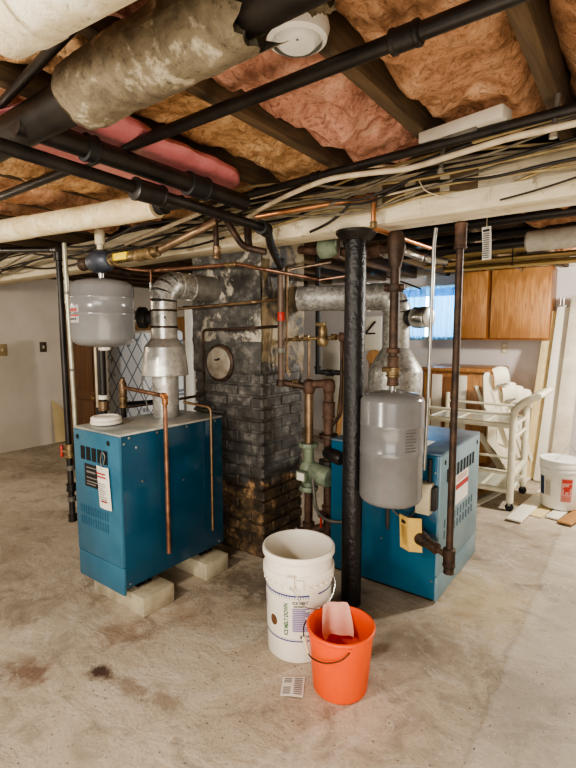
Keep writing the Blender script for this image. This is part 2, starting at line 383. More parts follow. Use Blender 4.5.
# ------------------------------------------------------------------ the setting
struct(MB().b2((-6.2,-2.6,-.1),(2.8,6.0,0)).build('floor',floor_m))
struct(MB().b2((-6.2,-2.6,0),(-6.05,5.85,2.3)).build('wall_left',wall_m))
struct(MB().b2((2.6,-2.6,0),(2.75,5.85,2.3)).build('wall_right',wall_m))
WX0,WX1,WZ0,WZ1=-2.58,-1.72,1.335,2.02
w=MB(); w.b2((-6.2,5.85,0),(WX0,6.0,2.3)); w.b2((WX1,5.85,0),(2.75,6.0,2.3)); w.b2((WX0,5.85,0),(WX1,6.0,WZ0)); w.b2((WX0,5.85,WZ1),(WX1,6.0,2.3))
struct(w.build('wall_back',back_wall_m))
struct(MB().b2((-6.2,-2.6,2.3),(2.75,6.0,2.34)).build('ceiling',sub_m))
struct(MB().b2((-6.05,5.79,2.12),(2.6,5.85,2.2)).build('trim_1',trim_white))
win=thing('window_1','x','x',(WX0,5.85,WZ0)); del win['label'],win['category']; struct(win)
fr=MB(); e=.05
fr.b2((WX0,5.84,WZ0),(WX0+e,5.95,WZ1)); fr.b2((WX1-e,5.84,WZ0),(WX1,5.95,WZ1)); fr.b2((WX0+e,5.84,WZ0),(WX1-e,5.95,WZ0+e)); fr.b2((WX0+e,5.84,WZ1-e),(WX1-e,5.95,WZ1))
fr.b2(((WX0+WX1)/2-.02,5.9,WZ0+e),((WX0+WX1)/2+.02,5.94,WZ1-e)); fr.build('window_frame',trim_white,win)
MB().b2((WX0+e,5.915,WZ0+e),(WX1-e,5.922,WZ1-e)).build('window_pane',glass_m,win)
# curtain hanging inside the window
def curtain(x0,x1,y,z0,z1,wv,amp):
    return lambda u,v:(x0+(x1-x0)*u, y+amp*math.sin(u*wv)+.006*math.sin(u*wv*2.7+v*3), z1+(z0-z1)*v)
ct=thing('window_curtain','pale blue curtain pair with a short valance hanging in the daylit window','curtain',(-2.15,5.8,WZ0))
MB().grid(curtain(WX0+.02,-2.17,5.815,WZ0+.01,WZ1-.06,42,.014),80,4).build('curtain_panel',curtain_m,ct)
MB().grid(curtain(-2.13,WX1-.02,5.815,WZ0+.01,WZ1-.06,42,.014),80,4).build('curtain_panel',curtain_m,ct)
MB().grid(curtain(WX0,WX1,5.79,WZ1-.15,WZ1-.03,70,.01),120,2).build('valance',curtain_m,ct)
MB().tube([(WX0-.03,5.8,WZ1-.02),(WX1+.0,5.8,WZ1-.02)],.007,8).build('curtain_rod',trim_white,ct)

# joists and main beam
JX=[-1.08+.41*k for k in range(-12,9)]
for x in JX:
    struct(MB().b2((x-.022,-2.4,2.1),(x+.022,5.79,2.3),bev=.004).build('ceiling_joist',joist_m))
bm_=MB(); bm_.b2((-6.05,2.03,1.9),(2.6,2.2,1.985),bev=.008); bm_.b2((-6.05,2.055,1.985),(2.6,2.175,2.1))
beam=struct(bm_.build('support_beam',beam_m))
for a,b_ in ((382,404),(415,439),(449,477)):
    p=Py(a,200,2.05); q=Py(b_,200,2.05)
    MB().b2((p.x,2.05,1.99),(q.x,2.056,2.075)).build('bare_wood_patch',bare_brown_wood,beam)

# ------------------------------------------------------------------ insulation batts in the joist bays
def batt(x0,x1,y0,y1,z,amp,mat,label,seed,sag=.03,name='insulation_batt'):
    def fn(u,v):
        x=x0+(x1-x0)*u; y=y0+(y1-y0)*v; p=Vector((x*4.2+seed,y*3.2,seed*1.7))
        n=noise.fractal(p,1,2,5); r=1-abs(noise.noise(p*1.7+Vector((3,1,2)))); ed=min(u,1-u)*2
        bul=(1-(1-min(1,ed*2.2))**2)
        zz=z+.04-bul*(.04+sag)+(n*amp*.8+(r-.6)*-amp*1.2)*(.35+.65*bul)+.006*noise.noise(p*8)
        xx=x+.012*noise.noise(p*3+Vector((9,0,0))); yy=y+.03*noise.noise(Vector((x*9,v*2,seed)))*(1 if v in(0,1) else .4)
        if v==0 or v==1: zz+=.05
        return (xx,yy,min(zz,2.28))
    return tag(MB().grid(fn,36,max(8,int((y1-y0)/.012))).build(name,mat,ang=180),label,'insulation','fibreglass batts between the joists')
bays=[(JX[i],JX[i+1]) for i in range(len(JX)-1)]
spec={ -.67:(ins_o,'large orange-brown fibreglass batt bulging between the joists right of the smoke detector',.05,2.165),
 -1.08:(ins_p,'crumpled pink fibreglass batt hanging between joists directly left of the smoke detector',.06,2.16),
 -1.49:(ins_g,'golden fluffy fibreglass batt above the two dark drain pipes',.045,2.165),
 -1.90:(ins_o,'orange fibreglass batt in the joist bay over the pink film roll',.04,2.18),
 -2.31:(ins_g,'golden fibreglass batt sagging above the left end of the cream lagged pipe',.05,2.105),
 -2.72:(ins_o,'orange fibreglass batt in the dark bay above the black elbowed gas pipe',.04,2.115),
 -3.13:(ins_o,'dark orange fibreglass batt farthest left above the cable tangle',.04,2.12),
 -.26:(ins_o,'orange-brown fibreglass batt at the right edge above the white cable',.04,2.18)}
for k,(a,b_) in enumerate(bays):
    for key,(m_,lb,am,zz) in spec.items():
        if abs(a-key)<.01: batt(a+.024,b_-.024,.25,1.93,zz,am,m_,lb,k*3.1+1)
batt(-.26+.024,.15-.024,2.3,4.4,2.09,.03,ins_o,'brown batt sagging behind the white beam at the upper right',5.5)
batt(-.67+.024,-.26-.024,2.3,4.4,2.1,.03,ins_o,'brown batt behind the white beam above the hanging paper tag',6.5)
# pink film covered roll
def roll(u,v):
    y=.68+.98*u; a=2*PI*v; p=Vector((u*7,math.cos(a)*1.2,math.sin(a)*1.2))
    r=.085*(1-.9*abs(2*u-1)**7)*(1+.16*noise.noise(p))
    return (-1.60+r*3.1*math.cos(a)*(1-.1*u),y,2.064+r*.46*(abs(math.sin(a))**.6)*(1 if math.sin(a)>0 else -1))
tag(MB().grid(roll,40,24).build('insulation_roll',film,ang=180),'roll of pink plastic film faced insulation tucked above the dark drain pipes','insulation')

# ------------------------------------------------------------------ overhead pipes
def pipe1(name,label,cat,mat,pts,r,parts=(),fil=0,seg=14,smooth=False,group=None):
    pts=[Vector(p) for p in pts]; c=sum(pts,Vector())/len(pts); t=thing(name,label,cat,(c.x,c.y,min(p.z for p in pts)-r),group)
    MB().tube(pts,r,seg,fil,smooth=smooth).build('pipe_run',mat,t)
    for nm,a,b_,rr,m_ in parts: fitting(a,b_,rr).build(nm,m_,t)
    return t
def fitting(a,b_,r):
    a=Vector(a);b_=Vector(b_); d=(b_-a); L=d.length; l=min(.012,L*.2)
    return MB().lathe(a,[(r*.9,0),(r*1.08,l*.3),(r*1.08,l),(r,l*1.2),(r,L-l*1.2),(r*1.08,L-l),(r*1.08,L-l*.3),(r*.9,L)],d,18)
pipe1('iron_pipe','long black iron pipe crossing the ceiling beside the smoke detector','pipe',black_iron,[(-2.7,1.035,2.034),(.5,1.02,2.034)],.0185,
    [('coupling',(-.48,1.0257,2.034),(-.41,1.0257,2.034),.025,black_iron)])
a=Pz(252,194,2.045);b_=Pz(576,108,2.045); d=(b_-a)
pipe1('iron_pipe','black iron pipe running just in front of the white beam below the batts','pipe',black_iron,[a-d*.1,b_+d*.35],.0165,
    [('coupling',a+d*.27,a+d*.3,.021,black_iron)])
# big lagged heating main
A=Pz(86,93,2.0);B=Pz(210,24,2.0); d=(B-A).normalized(); L=(B-A).length
t=thing('lagged_heating_pipe','thick dark pipe in torn brown flaking lagging crossing the upper left','pipe',A+(B-A)*.5-V(0,0,.1))
MB().tube([A-d*.9,B+d*.30],.052,24).build('pipe_run',black_iron,t)
def lagfn(u,v):
    a=2*PI*v; s=-.02+(L+.13)*u; e0=.03*noise.noise(Vector((math.cos(a)*2,math.sin(a)*2,4))) if u<.05 else 0; e1=.07*noise.noise(Vector((math.cos(a)*2.2,math.sin(a)*2.2,9))) if u>.95 else 0
    pp=A+d*(s+e0+e1); n1=Vector((0,0,1)); n2=d.cross(n1).normalized()
    r=.079+.006*noise.fractal(Vector((s*9,math.cos(a)*1.5,math.sin(a)*1.5)),1,2,4)
    if u<.06: r*=.94+.06*(u/.06)
    return pp+(n1*math.sin(a)+n2*math.cos(a))*r
lo_=MB().grid(lagfn,70,48).build('lagging',asbestos,t,ang=70)
n1=Vector((0,0,1)); n2=d.cross(n1).normalized()
for s0,nm in ((-.018,'lagging_end'),(L+.085,'lagging_end')):
    MB().grid(lambda u,v:A+d*(s0+.02*noise.noise(Vector((math.cos(2*PI*v)*3,math.sin(2*PI*v)*3,s0))))+(n1*math.sin(2*PI*v)+n2*math.cos(2*PI*v))*(.05+.027*u),4,40).build(nm,lag_cut,t)
p0=A+d*(L*.47)
MB().box(p0+n2*-.03+n1*-.0-V(0,0,.0)+(-n2*.0),(.012,.02,.02)).build('metal_clip',steel,t) if False else None
MB().tube([p0+(n1*math.sin(q)+n2*math.cos(q))*.081 for q in [2.2+.16*i for i in range(9)]],.004,6).build('metal_clip',beige,t)
# top-left white lagged pipe
A2=Pz(-2,14,2.0);B2=Pz(88,-44,2.0); d2=(B2-A2).normalized()
t=thing('lagged_heating_pipe','wide white canvas lagged pipe at the top left corner','pipe',(A2+B2)/2-V(0,0,.08))
MB().tube([A2-d2*.02,A2+d2*.005,A2+d2*.2,A2+d2*.5,A2+d2*1.1],[.06,.074,.075,.075,.075],28).build('lagging',lag_white,t)
MB().tube([A2-d2*.7,A2],.04,18).build('pipe_run',black_matte,t)
MB().tube([A2+d2*.075,A2+d2*.12],.0775,28).build('canvas_band',lag_white,t)
pipe1('iron_pipe','thin dark pipe passing under the white lagged pipe at upper left','pipe',black_iron,[Pz(-12,118,2.075),Pz(74,26,2.075)],.013)
pipe1('hanger_rod','thin vertical hanger rod left of the torn brown lagging','rod',black_iron,[Pz(52,46,2.0),Pz(54,46,2.0)-V(0,0,.075)],.0025,seg=6) if False else None
# pair of drain pipes running away to the chimney
t=pipe1('drain_pipe','thick upper dark drain pipe with a wide coupling, left of centre','pipe',black_iron,[(-1.427,.66,1.985),(-1.405,1.585,1.965)],.034,
    [('coupling',(-1.417,1.27,1.972),(-1.414,1.37,1.97),.042,black_matte),('coupling',(-1.425,.86,1.98),(-1.424,.90,1.98),.04,black_matte)])
E0=V(-1.40,1.735,1.88)
t=pipe1('drain_pipe','thinner lower dark drain pipe ending in an elbow above the chimney corner','pipe',black_iron,[(-1.41,.60,1.905),E0,E0+V(-.14,.2,-.03),V(-1.745,2.285,1.80)],.0205,
    [('coupling',(-1.40,1.02,1.89),(-1.397,1.14,1.888),.036,black_iron),('elbow',E0-V(.002,.05,-.002),E0+V(-.02,.02,0),.03,black_matte)],fil=.05)
pipe1('drain_stub','short dark capped pipe stub hanging below the drain pipes','pipe',dark_rust,[Py(215,216,1.6),Py(217,258,1.6)],.013,
    [('end_cap',Py(216.7,246,1.6),Py(217,259,1.6),.017,copper_dull)])
pipe1('drain_branch','dark slanting branch pipe beside the capped stub','pipe',dark_rust,[Py(226,220,1.75),Py(243,247,1.8),Py(266,252,1.85)],.016,fil=.04)
pipe1('drain_branch','stubby vertical grey pipe behind the slanting branch pipe','pipe',dark_rust,[Py(247,222,1.9),Py(249,250,1.9)],.02)
# cream lagged pipe
A3=Pz(-14,234,1.95);B3=Pz(157,206,1.95); d3=(B3-A3).normalized()
t=thing('lagged_heating_pipe','cream lagged pipe running level above the left grey tank','pipe',(A3+B3)/2-V(0,0,.07))
MB().tube([A3-d3*.8,A3,A3+(B3-A3)*.3,A3+(B3-A3)*.31,A3+(B3-A3)*.78,A3+(B3-A3)*.79,B3],[.057,.057,.057,.054,.054,.056,.05],26).build('lagging',lag_cream,t)
MB().tube([B3-d3*.02,B3+d3*.14],.027,16).build('pipe_run',black_iron,t)
fitting(B3+d3*.005,B3+d3*.045,.036).build('coupling',black_matte,t)
pipe1('iron_pipe','short dark pipe at the left edge above the cream lagged pipe','pipe',black_iron,[Pz(-4,198,2.06),Pz(62,172,2.06)],.016,[('end_cap',Pz(-2,197,2.06),Pz(8,193,2.06),.02,black_iron)]) if False else None
pipe1('white_conduit','slim white conduit slanting behind the cream lagged pipe end','conduit',cable_w,[Pz(126,244,1.96),Pz(200,213,1.985)],.011)

# smoke detector on the joist
sd=thing('smoke_detector','round white smoke detector fixed under a ceiling joist','smoke detector',(-.67,.94,2.055))
MB().lathe((-.67,.94,2.1),[(.072,0),(.074,.012),(.068,.034),(.058,.04)],(0,0,-1),40,cap1=False).build('base_ring',cool_white,sd)
MB().lathe((-.67,.94,2.066),[(.058,-.006),(.053,-.004),(.05,.003),(.04,.012),(.0,.013)],(0,0,-1),40,cap0=False,cap1=False).build('sensor_cover',cool_white,sd)
MB().lathe((-.655,.92,2.054),[(.003,0),(.003,.002)],(0,0,-1),10).build('indicator_light',grey_ink,sd)
# torn lagging scrap beside the detector
def scrap(u,v):
    p=Pz(284+52*u,-10+15*v,2.02); n=noise.fractal(Vector((u*3,v*3,2)),1,2,4); return p+V(0,0,-.01+.03*n)
tag(MB().grid(scrap,24,10).build('torn_lagging',asbestos,ang=80),'ragged scrap of pale torn lagging hanging over the smoke detector','lagging')

# white box fixture under the joists
q0=Pz(428,142,2.085);q1=Pz(512,114,2.085); dd=(q1-q0).normalized(); nn=Vector((dd.y,-dd.x,0))
ang=math.atan2(dd.y,dd.x); cc=(q0+q1)/2+nn*.03
t=thing('strip_light','long flat white strip light housing above the black pipe at right','light fixture',(cc.x,cc.y,2.05))
Lq=(q1-q0).length
MB().box((cc.x,cc.y,2.08),(Lq,.07,.04),ang,bev=.006).build('housing',trim_white,t)
MB().box((cc.x,cc.y,2.056),(Lq*.4,.055,.012),ang,bev=.003).build('ballast_cover',lead,t)

# ------------------------------------------------------------------ cables along the beam
def cab(pts,r,mat,label,group=None,name='electrical_cable'):
    return tag(MB().tube(pts,r,8,smooth=6).build(name,mat,ang=80),label,'cable',group)
cab([Pz(x,y,2.0) for x,y in ((246,218),(272,203),(300,190),(330,179),(370,173),(410,168),(460,153),(510,138),(545,130),(600,118))],.0105,cable_w,'thick white cable sweeping along the ceiling in front of the white beam')
random.seed(3)
specs=[(cable_y,.006),(cable_g,.006),(cable_k,.007),(cable_w,.0055),(cable_g,.005),(cable_k,.006),(cable_y,.006),(cable_g,.007),(cable_k,.005),(cable_y,.0055),(cable_g,.006),(cable_w,.005),(cable_k,.006),(cable_y,.006)]
for i,(m_,r) in enumerate(specs):
    y0=1.78+.018*i; z0=2.085-.005*i+random.uniform(-.012,.012); ph=random.uniform(0,6)
    pts=[(-2.0+.25*k, y0+.025*math.sin(k*.9+ph)+random.uniform(-.02,.02), min(2.085,z0-(.05 if k<5 else .012)*(i%3>0)+.02*math.sin(k*1.1+ph*2)+random.uniform(-.016,.016))) for k in range(12)]
    nm={id(cable_y):'yellowed',id(cable_g):'grey',id(cable_k):'black',id(cable_w):'white'}[id(m_)]
    cab(pts,r,m_,f'{nm} electrical cable in the loose bundle strung along the front of the white beam',f'{nm} cables bundled along the beam')
for i in range(8):
    m_=[cable_k,cable_g,cable_k,cable_g,cable_k,cable_k,cable_g,cable_k][i]; ph=random.uniform(0,6); y0=1.82+.02*i
    pts=[(-5.2+.3*k, y0+.03*math.sin(k*.8+ph), 2.03-.012*i+.03*math.sin(k*1.3+ph)+random.uniform(-.015,.015)) for k in range(12)]
    nm='grey' if m_ is cable_g else 'black'
    cab(pts,.007,m_,f'{nm} cable in the dusty tangle along the beam at far left',f'{nm} cables tangled along the beam at left')
cab([Py(x,y,1.99) for x,y in ((378,208),(400,196),(440,186),(500,176),(560,168),(600,160))],.0045,cable_y,'thin yellowed cable tacked across the bare wood patches of the beam')
cab([Py(x,y,1.97) for x,y in ((418,178),(425,190),(440,196),(452,195))],.003,cable_w,'short loose white wire end curling over the beam')
cab([Py(x,y,1.98) for x,y in ((349,170),(353,190),(348,206),(330,222),(310,232))],.007,cable_k,'black cable dropping from the ceiling and bending along the beam above the steel post')
cab([Py(x,y,2.0) for x,y in ((500,200),(530,192),(556,184),(580,176))],.004,cable_k,'thin black cable slanting up the beam at far right')
def clampx(px_,py_,y): 
    p=Py(px_,py_,y); return p
for k,(x,y) in enumerate(((443,166),(556,130))):
    p=Pz(x,y,2.0); t=thing('pipe_strap',('grey metal strap on the white cable left of the strip light','grey metal strap on the white cable at the right edge')[k],'strap',p-V(0,0,.02))
    MB().tube([p+V(0,0,.1),p+V(-.005,-.008,-.02)],.008,8).build('strap_band',lead,t)
    MB().lathe(p+V(-.005,-.008,-.024),[(.012,0),(.012,.012)],(0,0,1),10).build('strap_screw',steel,t)
# ------------------------------------------------------------------ chimney
ch=thing('brick_chimney','square brick chimney painted grey-black, flaking to bare brown brick low down','chimney',(-2.11,2.41,0))
CX0,CX1,CY0,CY1=-2.41,-1.82,2.195,2.63
cb=MB(); cb.b2((CX0+.012,CY0+.012,0),(CX1-.012,CY1-.012,2.28))
cH,bL,bW=.073,.2,.095
random.seed(11)
z=0;row=0
while z<1.16:
    for face in range(2):
        L=(CX1-CX0) if face==0 else (CY1-CY0); s=0; first=True
        off=(row+face)%2
        while s<L-.01:
            l=(bW if (first and off) else bL); l=min(l,L-s); first=False
            j=random.uniform(-.004,.005); hz=cH-.013
            if l>.03:
                if face==0: cb.box((CX1-s-l/2,CY0+.015-j,z+cH/2),(l-.011,.03,hz),bev=.006,seg=1)
                else: cb.box((CX1-.015+j,CY0+s+l/2,z+cH/2),(.03,l-.011,hz),bev=.006,seg=1)
            s+=l
    z+=cH;row+=1
body=cb.build('brick_stack',chim_m,ch,ang=30)
def parg(face):
    def fn(u,v):
        zz=1.16+.9*v; n=noise.fractal(Vector((u*3+face*7,v*6,face)),1,2,5); st=abs(noise.noise(Vector((u*5,v*9,face+3))))
        dsp=.004+.012*n+.008*st
        if v<.01: dsp=.0
        if face==0: return (CX0+(CX1-CX0)*u,CY0-dsp,zz)
        return (CX1+dsp,CY0+(CY1-CY0)*u,zz)
    return fn
pg=MB(); pg.grid(parg(0),48,72); pg.grid(parg(1),40,72); pg.build('plaster_skim',chim_m,ch,ang=60)
MB().box((-2.26,CY0-.012,.905),(.28,.03,.02),bev=.006).build('mortar_ledge',chim_m,ch)
cl=Py(219,363,2.18)
MB().lathe(cl+V(0,.015,0),[(.122,0),(.12,.014),(.108,.022)],(0,-1,0),36).build('cleanout_ring',dark_rust,ch)
cp=MB().lathe(cl+V(0,.0,0),[(.104,-.005),(.102,.008),(.095,.014),(.0,.016)],(0,-1,0),36,cap1=False).build('cleanout_cover',simple('stained_plate',srgb(176,168,154),.6,.2,srgb(110,98,84),7),ch)
MB().tube([cl+V(-.02,-.016,.02),cl+V(.0,-.02,.02),cl+V(.022,-.016,.03)],.006,8).build('cover_handle',black_iron,cp)

# pipes hung on the chimney
pv=V(-1.745,2.29,0)
t=pipe1('standpipe','grey brown standpipe fixed to the chimney corner with a red band','pipe',simple('brown_grey_pipe',srgb(112,96,82),.5,.3,srgb(84,68,58),7),[(pv.x,pv.y,1.83),(pv.x,pv.y,1.10)],.022,
   [('top_coupling',(pv.x,pv.y,1.80),(pv.x,pv.y,1.85),.026,black_matte),('pipe_joint',(pv.x,pv.y,1.29),(pv.x,pv.y,1.325),.026,lead),('foot_coupling',(pv.x,pv.y,1.09),(pv.x,pv.y,1.13),.03,dark_rust)])
MB().lathe((pv.x,pv.y,1.485),[(.0225,0),(.023,.001),(.023,.05),(.0225,.051)],(0,0,1),16,False,False).build('red_band',red_paint,t)
def P2(lst): return [Vector(p) for p in lst]
pipe1('copper_pipe','bright copper pipe running level in front of the chimney top','pipe',copper,[Py(108,267,2.1),Py(150,271,2.1),Py(238,264,2.1),Px(262,269,-1.72),Px(300,276,-1.72),Px(322,280,-1.72)],.011,
    [('coupling',Py(160,270,2.1),Py(172,269.3,2.1),.014,copper),('coupling',Py(226,265,2.1),Py(236,264.2,2.1),.014,brass)],fil=.03)
pipe1('copper_pipe','dull copper pipe dropping down the chimney side beside the standpipe','pipe',copper_dull,[Px(330,262,-1.7),Px(287,270,-1.74),Px(287,372,-1.74)],.009,[('elbow',Px(287,268,-1.74)+V(0,0,-.03),Px(287,268,-1.74),.012,brass)],fil=.03)
pipe1('copper_pipe','dull copper pipe crossing the chimney face above the round cleanout cover','pipe',copper_dull,[Py(178,309,2.15),Py(254,302,2.15),Px(285,298,-1.77)],.0095,fil=.02)
pipe1('dark_pipe_loop','thin dark pipe bent in a square loop around the round cleanout cover','pipe',dark_rust,[Px(283,326,-1.78),Py(254,328,2.14),Py(203,330,2.14),Py(203,395,2.14)+V(0,0,.0),Py(150,404,2.0),Py(120,408,1.95)],.009,fil=.03)
# left side box on the chimney: white cylinder
pb=Py(189,322,2.9)
t=thing('white_pipe','white upright pipe with a dark cap seen between flue and chimney','pipe',(pb.x,pb.y,0))
MB().lathe((pb.x,pb.y,0),[(.036,0),(.038,.01),(.038,pb.z+.11),(.034,pb.z+.12)],(0,0,1),20).build('cylinder_body',cool_white,t)
MB().lathe(pb+V(0,0,.12),[(.05,0),(.052,.01),(.05,.02)],(0,0,1),20).build('cylinder_cap',black_matte,t)

# ------------------------------------------------------------------ steel post
po=thing('steel_post','round black painted steel post under the white beam beside the orange bucket','post',(-1.143,2.1,0))
MB().lathe((-1.143,2.1,0),[(.052,0),(.052,1.88)],(0,0,1),36).build('post_shaft',post_m,po)
MB().lathe((-1.143,2.1,1.874),[(.068,-.02),(.098,.012),(.098,.026)],(0,0,1),36).build('top_plate',black_iron,po)

# ------------------------------------------------------------------ boilers
def screws(pts,n,r,parent,mat=steel):
    s=MB()
    for p in pts: s.lathe(p,[(r,0),(r*.9,r*.5),(0,r*.6)],n,10,cap1=False)
    return s.build('screw',mat,parent) if False else [MB().lathe(p,[(r,0),(r*.9,r*.5),(0.0,r*.6)],n,10,cap1=False).build('screw',mat,parent) for p in pts]
lb=thing('boiler','blue steel boiler jacket raised on concrete blocks beside the chimney','boiler',(-2.2,1.68,.1))
X0,X1,Y0,Y1,Z0,Z1=-2.40,-1.995,1.325,2.03,.10,.92
MB().b2((X0+.002,Y0+.012,Z0+.03),(X1-.001,Y1,Z1-.012),bev=.004).build('jacket',blue,lb)
tp=MB(); tp.b2((X0,Y0,Z1-.012),(X1,Y1,Z1),bev=.003); tp.build('top_panel',simple('worn_top_steel',srgb(206,202,188),.4,.25,srgb(120,132,136),3),lb)
fp=MB(); fp.b2((X0,Y0-.004,.245),(X1,Y0+.014,Z1-.012),bev=.004); fp=fp.build('front_panel',blue2,lb)
kp=MB(); kp.b2((X0,Y0-.002,Z0),(X1,Y0+.014,.242),bev=.004); kp.build('kick_panel',blue2,lb)
def vent(px0,px1,n,z0,z1,gap,yy,parent,name='vent_slot',mat=hole):
    W=(px1-px0)/n
    for i in range(n):
        MB().b2((px0+W*i+gap*W,yy-.0015,z0),(px0+W*(i+1),yy+.003,z1)).build(name,mat,parent)
vent(-2.345,-2.09,5,.755,.825,.28,Y0-.005,fp)
for i in range(2):
    for k in range(12):
        MB().b2((-2.355+.022*k,Y0-.0055,.40+.06*i),(-2.347+.022*k,Y0,.445+.06*i)).build('louvre',MATS['louvre_shade'] if 'louvre_shade' in MATS else simple('louvre_shade',srgb(40,86,110),.4,0),fp)
for p in ((-2.36,.868),(-2.08,.868)): MB().lathe((p[0],Y0-.0045,p[1]),[(.013,0),(.0135,.0012)],(0,-1,0),18).build('knockout_hole',hole,fp)
npl=MB().b2((-2.30,Y0-.007,.615),(-2.14,Y0-.004,.735),bev=.001).build('name_plate',black_matte,fp)
nm=MB()
for i,(z_,w_) in enumerate(((.715,.09),(.662,.11),(.642,.10),(.628,.08))): nm.b2((-2.28,Y0-.0085,z_),(-2.28+w_,Y0-.007,z_+.006))
nm.build('plate_writing',grey_ink,npl)
nm=MB().b2((-2.28,Y0-.0085,.690),(-2.20,Y0-.007,.700)).build('plate_heading',grey_ink,npl)
for yy in (1.38,1.55,1.75,1.97): MB().lathe((X1,yy,.895),[(.007,0),(.006,.003),(0,.004)],(1,0,0),10,cap1=False).build('screw',steel,lb)
for yy,zz in ((1.42,.84),(1.60,.70),(1.45,.66),(1.35,.87),(1.72,.60)): MB().lathe((X1,yy,zz),[(.006,0),(.005,.003),(0,.004)],(1,0,0),10,cap1=False).build('screw',steel,lb)
for yy in (1.36,1.99): MB().lathe((X1,yy,.15),[(.006,0),(.005,.003),(0,.004)],(1,0,0),10,cap1=False).build('screw',steel,lb)
for x,y in ((X0+.05,1.44),(X1-.05,1.46),(X0+.05,1.9),(X1-.05,1.9)):
    ft=MB().b2((x-.03,y-.045,.1006),(x+.03,y+.045,.108)); ft.b2((x-.012,y-.02,.104),(x+.012,y+.02,.14)); ft.lathe((x+.03,y,.118),[(.012,-.02),(.012,.012)],(1,0,0),12); ft.build('foot',black_iron,lb)
for k,(lo,hi,lb_) in enumerate((((-2.34,1.365,0),(-1.90,1.56,.1),'pale concrete block under the front of the raised blue boiler'),((-2.42,1.80,0),(-1.91,1.98,.1),'grey concrete block under the chimney end of the raised blue boiler'))):
    tag(MB().b2(lo,hi,bev=.006).build('concrete_block',block),lb_,'block','blocks under the boiler')
# hang tag on the boiler
tg=thing('hang_tag','white printed paper hang tag on the front of the raised boiler','tag',(-2.1,1.31,.54))
tc0=V(-2.125,Y0-.018,.64)
MB().grid(lambda u,v:(-2.18+.105*u+.018*v,Y0-.012-.006*math.sin(u*3),.745-.215*v),8,10).build('tag_paper',paper,tg)
ln=MB()
for i in range(9): ln.b2((-2.160+.002*i,Y0-.0205,.655-.011*i),(-2.098+.0015*i-(.02 if i%3==2 else 0),Y0-.0195,.658-.011*i))
ln.build('tag_writing',grey_ink,tg)
ln=MB()
for z_,a_,b__ in ((.705,-2.168,-2.095),(.688,-2.162,-2.092),(.565,-2.13,-2.085)): ln.b2((a_,Y0-.0205,z_),(b__,Y0-.0195,z_+.008))
ln.build('tag_heading',red_ink,tg)
MB().tube([(-2.13,Y0-.015,.745),(-2.135,Y0-.014,.78),(-2.12,Y0-.014,.82),(-2.10,Y0-.013,.80),(-2.115,Y0-.014,.755)],.003,6,smooth=5).build('wire_tie',steel,tg)
MB().lathe((-2.127,Y0-.0195,.735),[(.004,0),(.004,.001)],(0,-1,0),10).build('tag_eyelet',grey_ink,tg)
# white dish lids on top
dsh=thing('plastic_lid_stack','stack of white plastic dish lids lying on the raised boiler top','lid',(-2.3,1.455,.92))
MB().lathe((-2.3,1.455,.9205),[(.06,0),(.08,.006),(.083,.018),(.078,.022)],(0,0,1),32).build('lower_lid',white_plastic,dsh)
MB().lathe((-2.3,1.455,.9425),[(.07,0),(.079,.005),(.080,.016),(.07,.023),(.06,.0235),(.055,.018),(.0,.017)],(0,0,1),32,cap1=False).build('upper_lid',white_plastic,dsh)
# pipes at the back of left boiler
pipe1('relief_pipe','copper relief pipe bending over the raised boiler and down its side','pipe',copper,[(-2.5,1.70,1.085),(-1.968,1.585,1.085),(-1.968,1.585,.235)],.0115,
   [('elbow',(-1.99,1.59,1.085),(-1.96,1.583,1.085),.016,copper_bright),('elbow',(-1.968,1.585,1.075),(-1.968,1.585,1.04),.0155,copper_bright)],fil=.03)
rv=thing('relief_valve','brass relief valve on a black nipple behind the raised boiler','valve',(-2.5,1.70,.55))
MB().cyl((-2.5,1.70,.55),(-2.5,1.70,1.0),.016).build('nipple',black_iron,rv)
fitting((-2.5,1.70,.96),(-2.5,1.70,1.03),.024).build('valve_body',brass,rv)
MB().lathe((-2.5,1.70,1.03),[(.02,0),(.024,.02),(.024,.075),(.018,.09),(.012,.105),(.014,.112),(0,.12)],(0,0,1),18,cap1=False).build('valve_bonnet',copper_dull,rv)
pipe1('copper_pipe','thin copper tube bending down the far side of the raised boiler','pipe',copper_dull,[Px(183,402,-2.05)+V(0,0,.0),(-1.972,1.915,.985),(-1.972,1.915,.25)],.0075,fil=.03)
sp=V(-2.55,1.60,0)
pipe1('supply_pipe','white and black supply pipe rising behind the raised boiler under the left tank','pipe',black_iron,[(sp.x,sp.y,0),(sp.x,sp.y,1.45)],.021,
   [('white_sleeve',(sp.x-.03,sp.y-.022,.97),(sp.x-.03,sp.y-.022,1.42),.007,cable_w),('coupling',(sp.x,sp.y,.95),(sp.x,sp.y,1.01),.03,copper_dull),('union',(sp.x,sp.y,1.02),(sp.x,sp.y,1.045),.027,white_plastic)])
pipe1('black_pipe','thick black pipe standing behind the raised boiler left of the supply pipe','pipe',black_matte,[(-2.78,1.72,0),(-2.78,1.72,1.55)],.028)
pipe1('black_pipe','short black pipe between the relief valve and the flue','pipe',black_matte,[V(-2.492,1.712,.985),Py(158,401,2.02)],.012)
pipe1('steel_conduit','pale vertical conduit at the left corner of the raised boiler','conduit',cond,[(-2.49,1.395,.30),(-2.545,1.40,1.895)],.0125,
   [('coupling',(-2.5,1.396,.80),(-2.502,1.396,.825),.015,cond),('coupling',(-2.515,1.397,1.2),(-2.516,1.397,1.215),.0145,lead),('coupling',(-2.531,1.398,1.62),(-2.532,1.398,1.635),.0145,lead)])
GX,GY=-2.685,1.45
